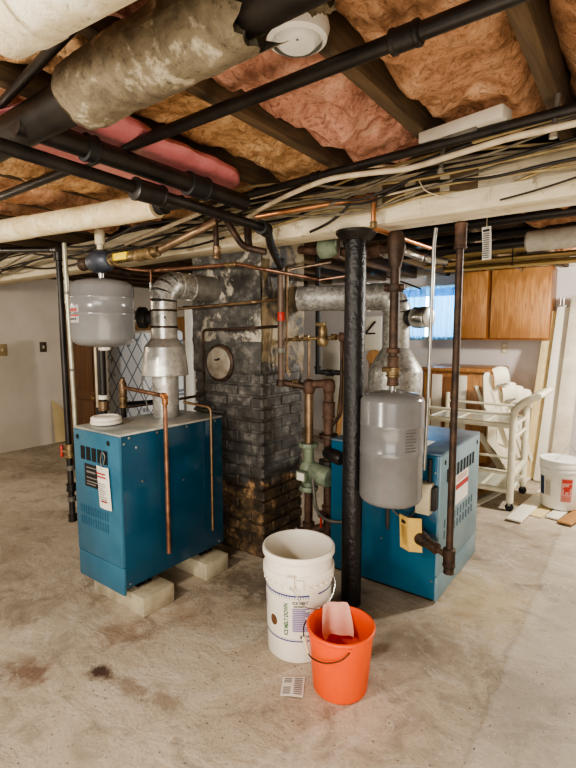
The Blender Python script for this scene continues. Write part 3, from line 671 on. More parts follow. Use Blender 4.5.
gp=pipe1('gas_pipe','black gas pipe dropping from an elbow to fittings left of the boiler','pipe',black_iron,[V(-3.3,1.36,1.93),V(GX-.02,GY,1.885),V(GX,GY,.29)],.0175,
   [('elbow',(GX-.06,GY,1.888),(GX-.005,GY,1.885),.025,black_iron),('elbow',(GX-.02,GY,1.87),(GX-.02,GY,1.82),.024,black_iron),('tee',(GX,GY,.47),(GX,GY,.52),.026,black_iron),('coupling',(GX,GY,.60),(GX,GY,.63),.024,lead),('coupling',(GX,GY,.41),(GX,GY,.44),.024,lead),('end_cap',(GX,GY,.285),(GX,GY,.33),.024,black_iron)],fil=.04)
vb=fitting((GX,GY,.675),(GX,GY,.76),.026); vb.lathe((GX,GY,.715),[(.018,0),(.014,.04)],(-.8,-.6,0),14); vb=vb.build('shutoff_valve',brass,gp)
hn=MB(); c_=V(GX,GY,.715)+V(-.8,-.6,0)*.045; hn.box(c_,(.014,.02,.07),math.atan2(-.6,-.8),bev=.004); hn.build('valve_handle',red_paint,vb)
# ------------------------------------------------------------------ left flue
FX,FY=-2.247,1.818
fl=thing('flue_pipe','shiny galvanised flue with draft hood rising from the raised boiler into the chimney','flue',(FX,FY,.92))
MB().lathe((FX,FY,.92),[(.076,0),(.076,.33)],(0,0,1),36,False,False).build('lower_pipe',galv_bright,fl)
MB().lathe((FX,FY,1.165),[(.134,0),(.136,.004),(.117,.165),(.113,.172),(.084,.205),(.078,.215)],(0,0,1),44,True,False).build('draft_hood',galv_bright,fl,ang=22)
up_=MB().lathe((FX,FY,1.36),[(.076,0),(.076,.23)],(0,0,1),36,False,False).build('upper_pipe',galv_bright,fl)
for z_ in (1.44,1.535): MB().lathe((FX,FY,z_),[(.0765,0),(.079,.004),(.079,.008),(.0765,.012)],(0,0,1),36,False,False).build('seam_band',dark_rust,up_)
dirr=V(.06,1,-.0).normalized()
el=[]
zc=1.60
for i in range(9):
    a=i/8*PI/2; el.append(V(FX,FY,zc)+dirr*(.09*(1-math.cos(a)))+V(0,0,.09*math.sin(a)))
for i in range(4): MB().tube(el[i*2:i*2+3],[.078,.0785,.078],36,cap=False).build('elbow_gore',galv_spangle,fl)
e_=el[-1]
MB().tube([e_,e_+dirr*.12],.077,36,cap=False).build('horizontal_pipe',galv_spangle,fl)
MB().tube([e_+dirr*.11,CY0*V(0,1,0)+V(e_.x+.02,.02,e_.z)],.079,36,cap=False).build('chimney_thimble',simple('silvered_pipe',srgb(158,155,147),.4,.4,srgb(104,101,95),8,.4,40),fl)
for s_ in (.012,.1): MB().tube([e_+dirr*s_,e_+dirr*(s_+.008)],.081,36).build('seam_band',galv_bright,fl)
dq=V(-.8,-.6,0); rg=V(FX,FY,1.50)
dreg=MB().lathe(rg+dq*.07,[(.04,0),(.04,.025),(.058,.03),(.062,.036),(.062,.07),(.058,.076)],dq,32).build('draft_regulator',black_matte,fl)
MB().lathe(rg+dq*.145,[(.04,0),(.04,.045),(.036,.05)],dq,26).build('regulator_weight',chrome,dreg)
MB().lathe((FX+.062,FY-.045,1.50),[(.006,0),(.005,.004),(0,.005)],(.8,-.6,0),10,cap1=False).build('screw',black_iron,up_)
MB().tube([(FX-.10,FY-.09,1.17),(FX-.10,FY-.09,1.10),(FX-.085,FY-.075,1.0),(FX-.09,FY-.07,.95)],.004,6,smooth=5).build('sensor_wire',lead,fl)

# ------------------------------------------------------------------ tanks
def tank(o,r,zb,zt,mat,parent):
    h=zt-zb; k=r*.32
    pr=[(.0,0),(r*.45,.004),(r*.8,k*.32),(r*.95,k*.62),(r,k),(r,h*.46),(r*1.012,h*.465),(r*1.012,h*.50),(r,h*.505),(r,h*.70),(r*1.01,h*.705),(r*1.01,h*.725),(r,h*.73),(r,h-k),(r*.95,h-k*.62),(r*.8,h-k*.32),(r*.45,h-.004),(.0,h)]
    return MB().lathe((o[0],o[1],zb),pr,(0,0,1),56,False,False).build('tank_body',mat,parent,ang=60)
TX,TY=-2.222,1.41
tl=thing('expansion_tank','short grey expansion tank hanging above the raised boiler on the left','tank',(TX,TY,1.34))
tb=tank((TX,TY),.155,1.335,1.685,tank_grey,tl)
MB().lathe((TX,TY,1.68),[(.014,0),(.014,.03),(.02,.032),(.02,.045),(.014,.046),(.014,.06)],(0,0,1),16).build('stem_fitting',steel,tl)
MB().lathe((TX,TY,1.32),[(.02,0),(.03,.006),(.03,.02)],(0,0,1),16).build('valve_cap',white_plastic,tl)
def wrapq(o,r,a0,a1,z0,z1,n=10):
    return MB().grid(lambda u,v:(o[0]+r*math.cos(a0+(a1-a0)*u),o[1]+r*math.sin(a0+(a1-a0)*u),z0+(z1-z0)*v),n,1)
ca=math.atan2(-TY,-TX)  # towards the open side
lbl=wrapq((TX,TY),.1555,ca-1.30,ca-.78,1.46,1.545).build('label',simple('grey_label',srgb(168,166,164),.4,0),tb)
wrapq((TX,TY),.1562,ca-1.28,ca-.80,1.490,1.506).build('label_stripe',red_paint,lbl)
MB().text('FILL-TEC',.022,lambda x,y:(TX+.1564*math.cos(ca-1.02+x/.155),TY+.1564*math.sin(ca-1.02+x/.155),1.522+y)).build('label_writing',red_ink,lbl) if False else None
dt=MB()
for i in range(4): dt.lathe((TX+.156*math.cos(ca-1.22+.1*i),TY+.156*math.sin(ca-1.22+.1*i),1.478),[(.005,0),(.005,.0012)],(math.cos(ca-1.22+.1*i),math.sin(ca-1.22+.1*i),0),10)
dt.build('label_marks',black_ink,lbl)
wv=MB()
for a_,b__ in ((-1.27,-1.12),(-1.1,-1.02),(-1.0,-.86)): 
    g=lambda u,v,a_=a_,b__=b__:(TX+.1563*math.cos(ca+a_+(b__-a_)*u),TY+.1563*math.sin(ca+a_+(b__-a_)*u),1.514+.016*v)
    wv.grid(g,4,1)
wv.build('label_heading',maroon,lbl)
sc=thing('air_scoop','slate coloured cast air scoop with yellow tagged valve above the left tank','air scoop',(TX,TY,1.735))
s1=V(TX,TY,1.77)
body=MB().lathe(s1-V(.10,0,0),[(.024,0),(.03,.004),(.03,.02),(.045,.03),(.058,.07),(.06,.10),(.055,.14),(.038,.175),(.03,.18),(.03,.2),(.024,.204)],(1,0,.0),28).build('scoop_body',tank_dark,sc)
MB().lathe(s1+V(0,0,.05),[(.016,0),(.016,.03),(.025,.035),(.025,.10),(.02,.108)],(0,0,1),18).build('air_vent',beige,sc)
MB().lathe(s1+V(0,0,.158),[(.008,0),(.008,.02),(0,.022)],(0,0,1),12,cap1=False).build('vent_cap',brass,sc)
MB().cyl(s1+V(0,0,-.03),s1+V(0,0,-.06),.022).build('tank_port',tank_dark,sc)
fitting(s1-V(.17,0,0),s1-V(.1,0,0),.032).build('pipe_nipple',dark_rust,sc)
fitting(s1+V(.10,0,0),s1+V(.14,.0,0),.03).build('union_nut',brass,sc)
MB().box(s1+V(.19,-.005,.005),(.11,.04,.035),bev=.006).build('yellow_valve_tag',yellow_paint,sc)
fitting(s1+V(.13,0,0),s1+V(.30,.0,0),.022).build('ball_valve',brass,sc)
bp=s1+V(.30,0,0)
fitting(bp,bp+V(.09,.02,.005),.027).build('brass_union',brass,sc)
pipe1('copper_pipe','bronze coloured pipe slanting up from the left air scoop','pipe',copper_dull,[bp+V(.08,.02,.005),Py(146,257,1.43),Py(198,231,1.5),Py(215,222,1.55)],.017,[('elbow',bp+V(.085,.02,.006),bp+V(.12,.03,.012),.022,brass)],fil=.03)
pipe1('return_pipe','dark return pipe leaving the left end of the air scoop','pipe',dark_rust,[s1-V(.165,0,0),s1-V(.18,-.05,0),s1-V(.18,-.3,.02)],.024,fil=.03)
pipe1('copper_pipe','short copper riser between the left tank and the flue','pipe',copper,[Py(151,270,2.08),Py(151.5,300,2.08),Py(152,340,2.08)],.009,[('coupling',Py(151,282,2.08),Py(151.3,292,2.08),.012,steel)])
# right tank
RX,RY=-.935,2.10
tr_=thing('expansion_tank','tall grey expansion tank hanging beside the black post','tank',(RX,RY,.6))
tb2=tank((RX,RY),.150,.583,1.140,tank_grey,tr_)
MB().lathe((RX,RY,1.13),[(.016,0),(.016,.03)],(0,0,1),16).build('stem_fitting',steel,tr_)
ca2=math.atan2(-RY,-RX)
ll=MB()
for i in range(8):
    a_=ca2+.42; b__=ca2+.80-(.1 if i%3==2 else 0); zz=.97-.014*i
    ll.grid(lambda u,v,a_=a_,b__=b__,zz=zz:(RX+.1507*math.cos(a_+(b__-a_)*u),RY+.1507*math.sin(a_+(b__-a_)*u),zz+.006*v),6,1)
ll.build('label_writing',simple('faded_print',srgb(88,84,84),.6,0),tb2)
MB().tube([(RX-.02,RY+.02,.60),(RX-.02,RY+.02,.47),(RX-.02,RY+.02,.44)],[.011,.011,.006],10).build('drain_stub',black_matte,tr_)
pp=thing('tank_riser_pipe','rusty brown pipe and tee carrying the right grey tank','pipe',(RX,RY,1.16))
MB().cyl((RX,RY,1.28),(RX,RY,1.80),.0225).build('pipe_run',dark_rust,pp)
fitting((RX,RY,1.60),(RX,RY,1.635),.036).build('pipe_collar',dark_rust,pp)
MB().cyl((RX-.05,RY,1.62),(RX+.05,RY,1.62),.014).build('collar_lug',dark_rust,pp)
tee=MB().lathe((RX,RY,1.74),[(.026,-.03),(.033,.0),(.037,.03),(.040,.07),(.040,.11),(.03,.13)],(0,0,1),20).build('pipe_tee',dark_rust,pp)
fitting((RX,RY,1.16),(RX,RY,1.30),.027).build('valve_body',rusty,pp); fitting((RX,RY,1.20),(RX,RY,1.25),.031).build('valve_nut',brass,pp)
MB().cyl((RX+.01,RY-.01,1.24),(RX-.03,RY-.05,1.24),.012).build('valve_stem',brass,pp)
MB().lathe((RX,RY,1.335),[(.028,-.02),(.032,-.015),(.032,.0),(.027,.005)],(0,0,1),16).build('rust_coupling',rusty,pp)
# ------------------------------------------------------------------ right boiler
BX0,BX1,BY0,BY1,BZ0,BZ1=-1.42,-.772,2.345,3.06,.0,.80
rb=thing('boiler','blue steel boiler jacket standing on the floor behind the black post','boiler',(-1.0,2.7,0))
MB().b2((BX0,BY0,BZ0+.02),(BX1-.014,BY1,BZ1-.012),bev=.004).build('jacket',blue_mid,rb)
MB().b2((BX0+.02,BY0+.02,0),(BX1-.03,BY1-.02,.022)).build('base_tray',black_iron,rb)
MB().b2((BX0-.002,BY0-.002,BZ1-.012),(BX1,BY1+.002,BZ1),bev=.003).build('top_panel',simple('worn_blue_top',srgb(120,140,156),.35,.3,srgb(62,90,116),5),rb)
pf=MB().b2((BX1-.016,BY0,.15),(BX1,BY1,BZ1-.012),bev=.004).build('front_panel',blue3,rb)
MB().b2((BX1-.016,BY0,.015),(BX1-.001,BY1,.146),bev=.004).build('kick_panel',blue3,rb)
for k in range(9):
    y_=2.44+.058*k; MB().b2((BX1-.003,y_,.63),(BX1+.0015,y_+.036,.70)).build('vent_slot',hole,pf)
for i in range(2):
    for k in range(10):
        y_=2.42+.055*k; MB().b2((BX1-.001,y_,.33+.06*i),(BX1+.0022,y_+.018,.375+.06*i)).build('louvre',simple('louvre_shadow',srgb(64,92,108),.4,0) if (i==0 and k==0) else MATS['louvre_shadow'],pf)
for y_ in (2.41,3.0): MB().lathe((BX1,y_,.745),[(.014,0),(.014,.001)],(1,0,0),16).build('knockout_hole',hole,pf)
st=MB().b2((BX1,2.60,.46),(BX1+.0012,2.83,.63)).build('rating_sticker',paper,pf)
MB().b2((BX1+.0012,2.60,.545),(BX1+.002,2.83,.575)).build('sticker_band',red_ink,st)
sl=MB()
for i in range(4): sl.b2((BX1+.0012,2.62,.59+.009*i),(BX1+.002,2.80,.5935+.009*i))
sl.build('sticker_writing',maroon,st)
MB().b2((-1.10,2.48,.8003),(-.90,2.62,.8015)).build('top_paper',paper,rb)
for p in ((BX1-.03,BY0,.70),(BX1-.03,BY0,.12),(BX0+.2,BY0,.42),(BX0+.33,BY0,.28)): MB().lathe(p,[(.006,0),(.005,.003),(0,.004)],(0,-1,0),10,cap1=False).build('screw',steel,rb)
sb=thing('control_box','beige control box on the boiler side right of the tall tank','control box',(-.86,2.32,.58))
c_=Py(424,498,2.30)
bb=MB().box((c_.x,2.31,c_.z),(.075,.07,.16),bev=.006).build('box_case',beige,sb)
MB().box((c_.x+.045,2.318,c_.z),(.03,.05,.12),bev=.005).build('box_cover',black_matte,sb)
MB().cyl((c_.x+.02,2.32,c_.z+.08),(c_.x+.02,2.32,c_.z+.2),.011).build('box_conduit',black_matte,sb)
# gas train on right boiler
GRX,GRY=-.672,2.2
gr=pipe1('gas_pipe','dark brown vertical gas pipe in front of the right boiler corner','pipe',dark_rust,[(GRX,GRY,.27),(GRX-.002,GRY,1.9)],.0165,
   [('top_coupling',(GRX,GRY,1.78),(GRX,GRY,1.895),.026,rusty),('bottom_tee',(GRX,GRY,.30),(GRX,GRY,.39),.028,dark_rust),('drip_cap',(GRX,GRY,.265),(GRX,GRY,.30),.024,dark_rust)])
g0=V(GRX,GRY,.345); g1=V(-.875,2.275,.385)
gv=thing('gas_valve','dark brass gas valve and nipple joining the right boiler to its gas pipe','valve',(-.8,2.25,.33))
dg_=(g1-g0).normalized()
MB().cyl(g0+dg_*.02,g0+dg_*.14,.014).build('nipple',dark_rust,gv)
fitting(g0+dg_*.07,g0+dg_*.15,.027).build('union',dark_rust,gv)
vb=MB().lathe(g0+dg_*.14,[(.02,0),(.034,.01),(.04,.04),(.034,.07),(.02,.08)],dg_,18); vb.build('valve_body',dark_rust,gv)
MB().lathe(g1+V(0,-.0,0),[(.045,-.03),(.05,-.02),(.05,.01),(.03,.07)],(0,1,0),22).build('valve_elbow',dark_rust,gv)
yt=thing('hang_tag','yellowed folded card tag tied to the gas valve of the right boiler','tag',(-.93,2.24,.36))
c_=Py(409,533,2.24)
MB().grid(lambda u,v:(c_.x-.056+.118*u+.008*v,2.245-.028*(1-abs(2*u-1)),c_.z+.088-.175*v),2,6).build('tag_card',yellow_card,yt,ang=10)
ln=MB()
for i in range(9):
    z_=c_.z+.03-.011*i; x_=c_.x-.045+.001*i
    ln.quad((x_+.004,2.242-.0055,z_),(x_+.038,2.222-.0045,z_),(x_+.038,2.222-.0045,z_+.004),(x_+.004,2.242-.0055,z_+.004))
ln.build('tag_writing',simple('brown_print',srgb(140,104,60),.8,0),yt)
MB().quad((c_.x-.042,2.237,c_.z+.05),(c_.x-.012,2.218,c_.z+.05),(c_.x-.012,2.218,c_.z+.066),(c_.x-.042,2.237,c_.z+.066)).build('tag_heading',black_ink,yt)
cab([V(-1.07,2.30,.60),V(-1.05,2.31,.52),V(-1.0,2.31,.46),V(-.94,2.30,.44),V(-.90,2.30,.47),V(-.86,2.31,.56)],.005,lead,'grey looped wire on the boiler face below the tall tank',name='control_wire')
pipe1('steel_conduit','slim silver conduit between the tall tank and the dark gas pipe','conduit',steel,[Py(436,228,2.24),Py(434,243,2.24),Py(428,398,2.24),Py(424,470,2.26)],.0085,fil=.02)
# right flue
FRX,FRY=-1.17,2.66
fr_=thing('flue_pipe','spangled galvanised flue with twin hoods above the right boiler','flue',(FRX,FRY,.8))
MB().lathe((FRX,FRY,.80),[(.11,0),(.11,.2)],(0,0,1),36,False,False).build('lower_pipe',galv_spangle,fr_)
MB().lathe((FRX,FRY,.98),[(.158,.0),(.16,.2),(.153,.225),(.09,.33),(.078,.345)],(0,0,1),44,True,False).build('draft_hood',galv_spangle,fr_)
MB().lathe((FRX,FRY,1.29),[(.078,0),(.078,.24)],(0,0,1),36,False,False).build('upper_pipe',galv_spangle,fr_)
el=[]
for i in range(9):
    a=i/8*PI/2; el.append(V(FRX,FRY,1.53)+V(-.10*(1-math.cos(a)),0,.10*math.sin(a)))
for i in range(4): MB().tube(el[i*2:i*2+3],[.08,.082,.08],36,cap=False).build('elbow_gore',galv_spangle,fr_)
e_=el[-1]
MB().tube([e_+V(.01,0,0),e_-V(.16,0,0)],.081,36,cap=False).build('horizontal_pipe',galv_spangle,fr_)
for s_ in (.0,.085,.155): MB().tube([e_-V(s_,0,0),e_-V(s_+.01,0,0)],.085,36).build('seam_band',galv_bright,fr_)
MB().tube([e_-V(.16,0,0),V(-1.80,2.56,1.635)],.08,36,cap=False).build('horizontal_pipe',galv('rough_galvanised',srgb(188,186,180),srgb(136,134,129),60,.42,.35),fr_)
dp=V(FRX,FRY,1.50)
MB().cyl(dp+V(.04,0,0),dp+V(.12,.0,0),.05,24).build('damper_tee',black_matte,fr_)
MB().lathe(dp+V(.11,0,0),[(.058,0),(.06,.004),(.06,.085),(.056,.09)],(1,-.25,0),30).build('draft_damper',chrome,fr_)
MB().lathe(dp+V(.11,0,0)+V(.97,-.24,0)*.088,[(.06,0),(.06,.012),(.05,.016)],(1,-.25,0),30).build('damper_face',chrome,fr_)
# brown pipes and valves under the beam near post
pipe1('rusty_pipe','rusty brown pipe lying under the beam behind the post top','pipe',rusty,[Py(300,250,2.35),Py(345,252,2.3),Py(404,248,2.28)],.024,[('coupling',Py(366,252,2.29),Py(382,250,2.29),.033,rusty)])
gpump=thing('circulator_pump','pale green pump half hidden under the beam beside the post top','pump',Py(327,262,2.3))
c_=Py(328,248,2.28)
MB().lathe(c_-V(.05,0,0),[(.03,0),(.055,.01),(.055,.06),(.045,.075),(.045,.12)],(1,0,0),20).build('motor_housing',green_paint,gpump)
MB().box(c_+V(.07,0,-.01),(.03,.03,.11),bev=.004).build('pump_flange',dark_rust,gpump)
a_=Py(374,196,1.97)
pipe1('copper_pipe','bright copper pipe stepping down over the beam beside the post','pipe',copper_bright,[Py(256,217,1.80),a_,V(a_.x,a_.y,1.872),Pz(430,248,1.86)],.0115,
  [('elbow',a_-V(.03,.01,0),a_+V(.005,0,0),.015,copper),('elbow',a_+V(0,0,.0),V(a_.x,a_.y,a_.z-.035),.015,copper),('elbow',V(a_.x,a_.y,1.90),V(a_.x,a_.y,1.87),.015,brass)],fil=.03)
cv=thing('steel_valve','bright steel pipe fittings under the beam above the window','valve',Py(412,254,2.5))
fitting(Py(405,251,2.45),Py(424,258,2.5),.022).build('union',chrome,cv); fitting(Py(424,258,2.5),Py(446,262,2.6),.02).build('nipple',steel,cv)
MB().cyl(Py(440,258,2.58),Py(446,266,2.6),.013).build('valve_handle',black_matte,cv)
MB().lathe(Py(387,252,2.4),[(.03,-.02),(.034,0),(.03,.02)],(.6,-.8,.2),18).build('ring_nut',chrome,cv)
cab([Py(x,y,2.6) for x,y in ((383,275),(396,280),(408,284),(421,289))],.005,cable_k,'loose black wire end poking out above the window',name='loose_wire')

# ------------------------------------------------------------------ pump and manifold between chimney and post
pm=thing('circulator_pump','green circulator pump with flanges beside the chimney above the white bucket','pump',(-1.6,2.36,.45))
PX,PY_=-1.602,2.38
def at(x,y,Y=PY_): return Py(x,y,Y)
for yy in (445,488):
    c_=at(309,yy); fl_=MB(); fl_.lathe((PX,PY_,c_.z-.014),[(.058,0),(.06,.004),(.06,.024),(.058,.028)],(0,0,1),8); fl_.build('flange',green_paint,pm)
zt,zb=at(309,445).z,at(309,488).z
MB().lathe((PX,PY_,zb),[(.034,.01),(.034,.04),(.056,.065),(.062,.11),(.052,.15),(.032,.175),(.032,zt-zb)],(0,0,1),20).build('pump_volute',green_paint,pm)
mc=V(PX,PY_,(zt+zb)/2-.02); md=V(.85,-.10,-.10).normalized()
mt=MB().lathe(mc+md*.03,[(.056,0),(.062,.015),(.062,.12),(.054,.138),(.03,.142)],md,22).build('motor_housing',green_paint,pm)
jb=MB().box(mc+V(.005,-.075,-.02),(.075,.04,.06),math.radians(-6),bev=.005).build('junction_box',green_paint,pm)
MB().box(mc+V(.005,-.0965,-.02),(.055,.004,.045),math.radians(-6),bev=.001).build('rating_label',paper,jb)
cab([mc+V(.07,-.06,-.01),mc+V(.10,-.09,-.10),mc+V(.12,-.09,-.2),mc+V(.17,-.06,-.26),mc+V(.27,-.03,-.26),mc+V(.36,.0,-.22)],.0105,lead,'grey flexible cable looping from the green pump to the boiler',name='flexible_conduit')
# vertical legs
pipe1('pump_pipe','brown pipe rising from the green pump to the manifold elbow','pipe',copper_dull,[(PX,PY_,zt+.01),(PX,PY_,1.09)],.028)
pipe1('rusty_pipe','rusty pipe dropping from the green pump to the drain tee','pipe',rusty,[(PX,PY_,zb-.01),(PX,PY_,.13)],.026,[('tee',(PX,PY_,.12),(PX,PY_,.24),.036,rusty)])
S2=V(-1.485,2.42,0)
pipe1('rusty_pipe','second rusty pipe with flange right of the green pump','pipe',rusty,[(S2.x,S2.y,.15),(S2.x,S2.y,1.10)],.028,
  [('coupling',(S2.x,S2.y,.90),(S2.x,S2.y,1.0),.036,rusty),('flange',(S2.x,S2.y,.78),(S2.x,S2.y,.805),.055,dark_rust),('lower_flange',(S2.x,S2.y,.62),(S2.x,S2.y,.645),.055,black_iron),('coupling',(S2.x,S2.y,.30),(S2.x,S2.y,.36),.036,rusty)])
sp_=MB().lathe((S2.x+.02,S2.y-.06,.71),[(.03,0),(.04,.02),(.04,.12),(.03,.14)],(1,-.3,-.15),18)
t=tag(sp_.build('pump_motor',black_iron),'black motor of the second pump hidden behind the post','motor')
mf=thing('manifold','rusty manifold pipe with rounded elbows joining the chimney standpipe','manifold',(-1.6,2.38,1.06))
MB().tube([V(pv.x,pv.y,1.115),V(PX-.02,PY_-.02,1.09)],.021,14).build('pipe_run',dark_rust,mf)
MB().lathe((PX,PY_,1.045),[(.028,0),(.036,.015),(.041,.045),(.036,.075),(.02,.088),(0,.09)],(0,0,1),18,cap1=False).build('elbow',rusty,mf)
MB().tube([V(PX,PY_,1.10),V(S2.x,S2.y,1.115)],.026,14).build('pipe_run',rusty,mf)
MB().lathe((S2.x,S2.y,1.05),[(.028,0),(.035,.015),(.039,.045),(.034,.075),(.02,.088),(0,.09)],(0,0,1),18,cap1=False).build('elbow',rusty,mf)
fitting((pv.x+.05,pv.y+.04,1.105),(pv.x+.08,pv.y+.06,1.10),.028).build('union',brass,mf)
dv=thing('drain_valve','pair of red handled drain valves low beside the green pump','valve',(-1.5,2.38,.15)) if False else None
for k,(px_,py_,lb_) in enumerate(((321,521,'red lever valve left of the boiler base near the white bucket'),(338,514,'red lever valve against the boiler side behind the post'))):
    c_=Py(px_,py_,2.36); t=thing('lever_valve',lb_,'valve',c_-V(0,0,.06))
    fitting(c_+V(-.03,.03,.03),c_+V(.03,.02,.03),.022).build('valve_body',rusty,t); MB().box(c_,(.014,.008,.085),bev=.002).build('valve_lever',red_paint,t)
    MB().cyl(c_+V(0,.025,.035),c_+V(0,-.002,.035),.008).build('valve_stem',brass,t)
pipe1('rusty_pipe','rusty pipe running level into the boiler base behind the post','pipe',rusty,[(PX,PY_,.18),(S2.x,S2.y,.22),(-1.425,2.46,.25)],.028)
hb=thing('hose_valve','small brass hose valve at the foot of the chimney above the white bucket','valve',Py(299,531,2.36)-V(0,0,.03))
c_=Py(299,530,2.36); fitting(c_,c_+V(.06,.02,0),.02).build('valve_body',dark_rust,hb); MB().lathe(c_-V(.01,.0,0),[(.014,0),(.022,.008),(.014,.02)],(-.6,-.8,0),14).build('valve_mouth',steel,hb)
# brass fill valve line
bv=thing('fill_valve','brass fill valve with lever on a level pipe between chimney and post','valve',(-1.54,2.4,1.34))
h0=Py(290,340,2.38);h1=Py(345,337,2.42)
MB().tube([h0-V(.05,0,0),h1],.0105,12).build('pipe_run',brass,bv)
c_=Py(323,337,2.40)
MB().lathe(c_,[(.022,-.055),(.032,-.04),(.036,-.02),(.03,0),(.026,.02),(.028,.04),(.018,.07),(.01,.085)],(0,0,1),18).build('valve_body',brass,bv)
MB().box(c_+V(-.01,-.01,.075),(.07,.012,.02),bev=.004).build('valve_lever',brass,bv)
for q in ((298,338.5),(307,338),(334,337)): 
    c2=Py(q[0],q[1],2.395); fitting(c2-V(.016,0,0),c2+V(.016,0,0),.018).build('union',brass,bv)
fitting(Py(340,337,2.42),Py(347,337,2.42),.026).build('end_tee',rusty,bv)
pipe1('copper_pipe','thin copper pipe dropping below the brass fill valve','pipe',copper_dull,[Py(309,341,2.45),Py(309,382,2.45)],.008)
pipe1('brown_pipe','thin brown pipe dropping from the fill valve tee along the post','pipe',dark_rust,[Py(342,338,2.43),Py(341,414,2.43),Py(330,428,2.43)],.0105,fil=.03)
pipe1('black_pipe','black vertical pipe with an elbow behind the fill valve','pipe',black_matte,[Py(318,236,2.7),Py(318,372,2.7),Py(346,373,2.72)],.017,[('elbow',Py(318,366,2.7),Py(319,374,2.7),.024,black_matte),('coupling',Py(326,372.5,2.7),Py(334,373,2.71),.022,black_matte)],fil=.03)
pipe1('copper_pipe','short copper pipe crossing beneath the beam behind the chimney','pipe',copper,[Px(318,280,-1.62),Py(346,276,2.75),Py(362,283,2.75)],.009)

# ------------------------------------------------------------------ left room things
WL=-6.05
def plate(y,z,w_,h_,label,mat,tog):
    t=thing('light_switch',label,'switch',(WL+.004,y,z))
    MB().box((WL+.004,y,z),(.008,w_,h_),bev=.003).build('switch_plate',mat,t); MB().box((WL+.012,y,z),(.016,.02,.034),bev=.003).build('toggle',tog,t)
p=Px(43,347,WL); plate(p.y,p.z,.085,.125,'dark brown switch plate on the left wall',simple('dark_plate',srgb(66,50,38),.5),beige)
p=Px(2,350,WL); plate(p.y,p.z,.11,.14,'tan switch plate at the left edge of the photo',simple('tan_plate',srgb(160,138,100),.5),beige)
# brown door leaning
dr=thing('wooden_door','brown panelled wooden door standing behind the gas pipe','door',(-4.35,2.6,0))
d0=Py(64,320,2.62).x; d1=Py(101,320,2.62).x
MB().b2((d0,2.60,0),(d1,2.645,1.72),bev=.004).build('door_leaf',brown_door,dr)
W_=d1-d0
for z0_,z1_ in ((.15,.75),(.85,1.6)): MB().b2((d0+W_*.2,2.588,z0_),(d1-W_*.2,2.60,z1_),bev=.006).build('door_panel',brown_door,dr)
MB().lathe((d1-.06,2.588,.8),[(.02,0),(.012,.02),(.026,.04),(.02,.06)],(0,-1,0),16).build('door_knob',brass,dr)
q0_=Py(104,330,3.0);q1_=Py(172,330,3.0)
mq=thing('mattress','blue and white diamond patterned mattress standing on edge behind the raised boiler','mattress',((q0_.x+q1_.x)/2,3.06,0))
MB().box(((q0_.x+q1_.x)/2,3.08,.725),(q1_.x-q0_.x,.14,1.45),bev=.04,seg=4).build('mattress_body',quilt_m,mq)
MB().tube([(q0_.x+.03,3.01,1.43),(q1_.x-.03,3.01,1.43)],.01,8).build('piping_edge',trim_white,mq)
a_=Py(183,345,3.3);b__=Py(200,345,3.3)
wp=thing('interior_door','plain white door standing behind the left flue','panel',((a_.x+b__.x)/2,3.3,0))
MB().b2((a_.x,3.29,0),(b__.x+.3,3.33,a_.z),bev=.006).build('door_leaf',white_board,wp)
MB().b2((a_.x+.03,3.283,.2),(b__.x+.22,3.29,a_.z-.12),bev=.004).build('door_panel',white_board,wp)
a_=Py(128,320,4.2);b__=Py(205,318,4.2)
sh=thing('wall_shelf','wooden shelf unit seen behind the flue above the mattress','shelf',((a_.x+b__.x)/2,4.25,0))
zt_=Py(160,319,4.2).z; zb_=Py(160,340,4.2).z
MB().b2((a_.x,4.2,zb_),(b__.x,4.24,zt_),bev=.004).build('shelf_front',tan_wood,sh)
MB().b2((a_.x,4.2,zt_),(b__.x,4.55,zt_+.02),bev=.003).build('shelf_top',tan_wood,sh)
for x_ in (a_.x+.03,b__.x-.06): MB().b2((x_,4.22,0),(x_+.05,4.27,zb_),bev=.003).build('shelf_leg',tan_wood,sh)
pb=Pz(63,441)
tag(MB().grid(lambda u,v:(-5.98-.05*v+.02*math.sin(u*5),3.05+.3*u,.02+.55*v*(1-.5*u)),10,8).build('canvas_sheet',simple('beige_canvas',srgb(196,176,132),.9,0)),'beige canvas sheet propped against the left wall beside the gas pipe','sheet')
# ------------------------------------------------------------------ back room
cbt=thing('wall_cabinet','oak double door wall cabinet hung beside the window','cabinet',(-1.2,5.67,1.345))
K0,K1=-1.70,-.757
MB().b2((K0,5.52,1.345),(K1,5.85,2.1),bev=.004).build('carcass',oak2,cbt)  # darker wood tone paints the shade in the gap between the doors
mid_=Py(483,300,5.5).x; mid2=Py(496-7,300,5.5).x
for a_,b__,hs in ((K0+.005,-1.375,1),(-1.33,K1-.005,-1)):
    dd_=MB().b2((a_,5.495,1.365),(b__,5.519,2.09),bev=.004).build('cabinet_door',oak,cbt)
ot=thing('wall_outlet','beige outlet plate on the back wall below the oak cabinet','outlet',(-1.255,5.846,1.2))
c_=Py(504.5,348,5.845)
MB().box((c_.x,5.845,c_.z),(.075,.008,.12),bev=.003).build('outlet_plate',beige,ot)
for s_ in (-.028,.028): MB().box((c_.x,5.84,c_.z+s_),(.036,.004,.03),bev=.004).build('socket',cream_plastic,ot)
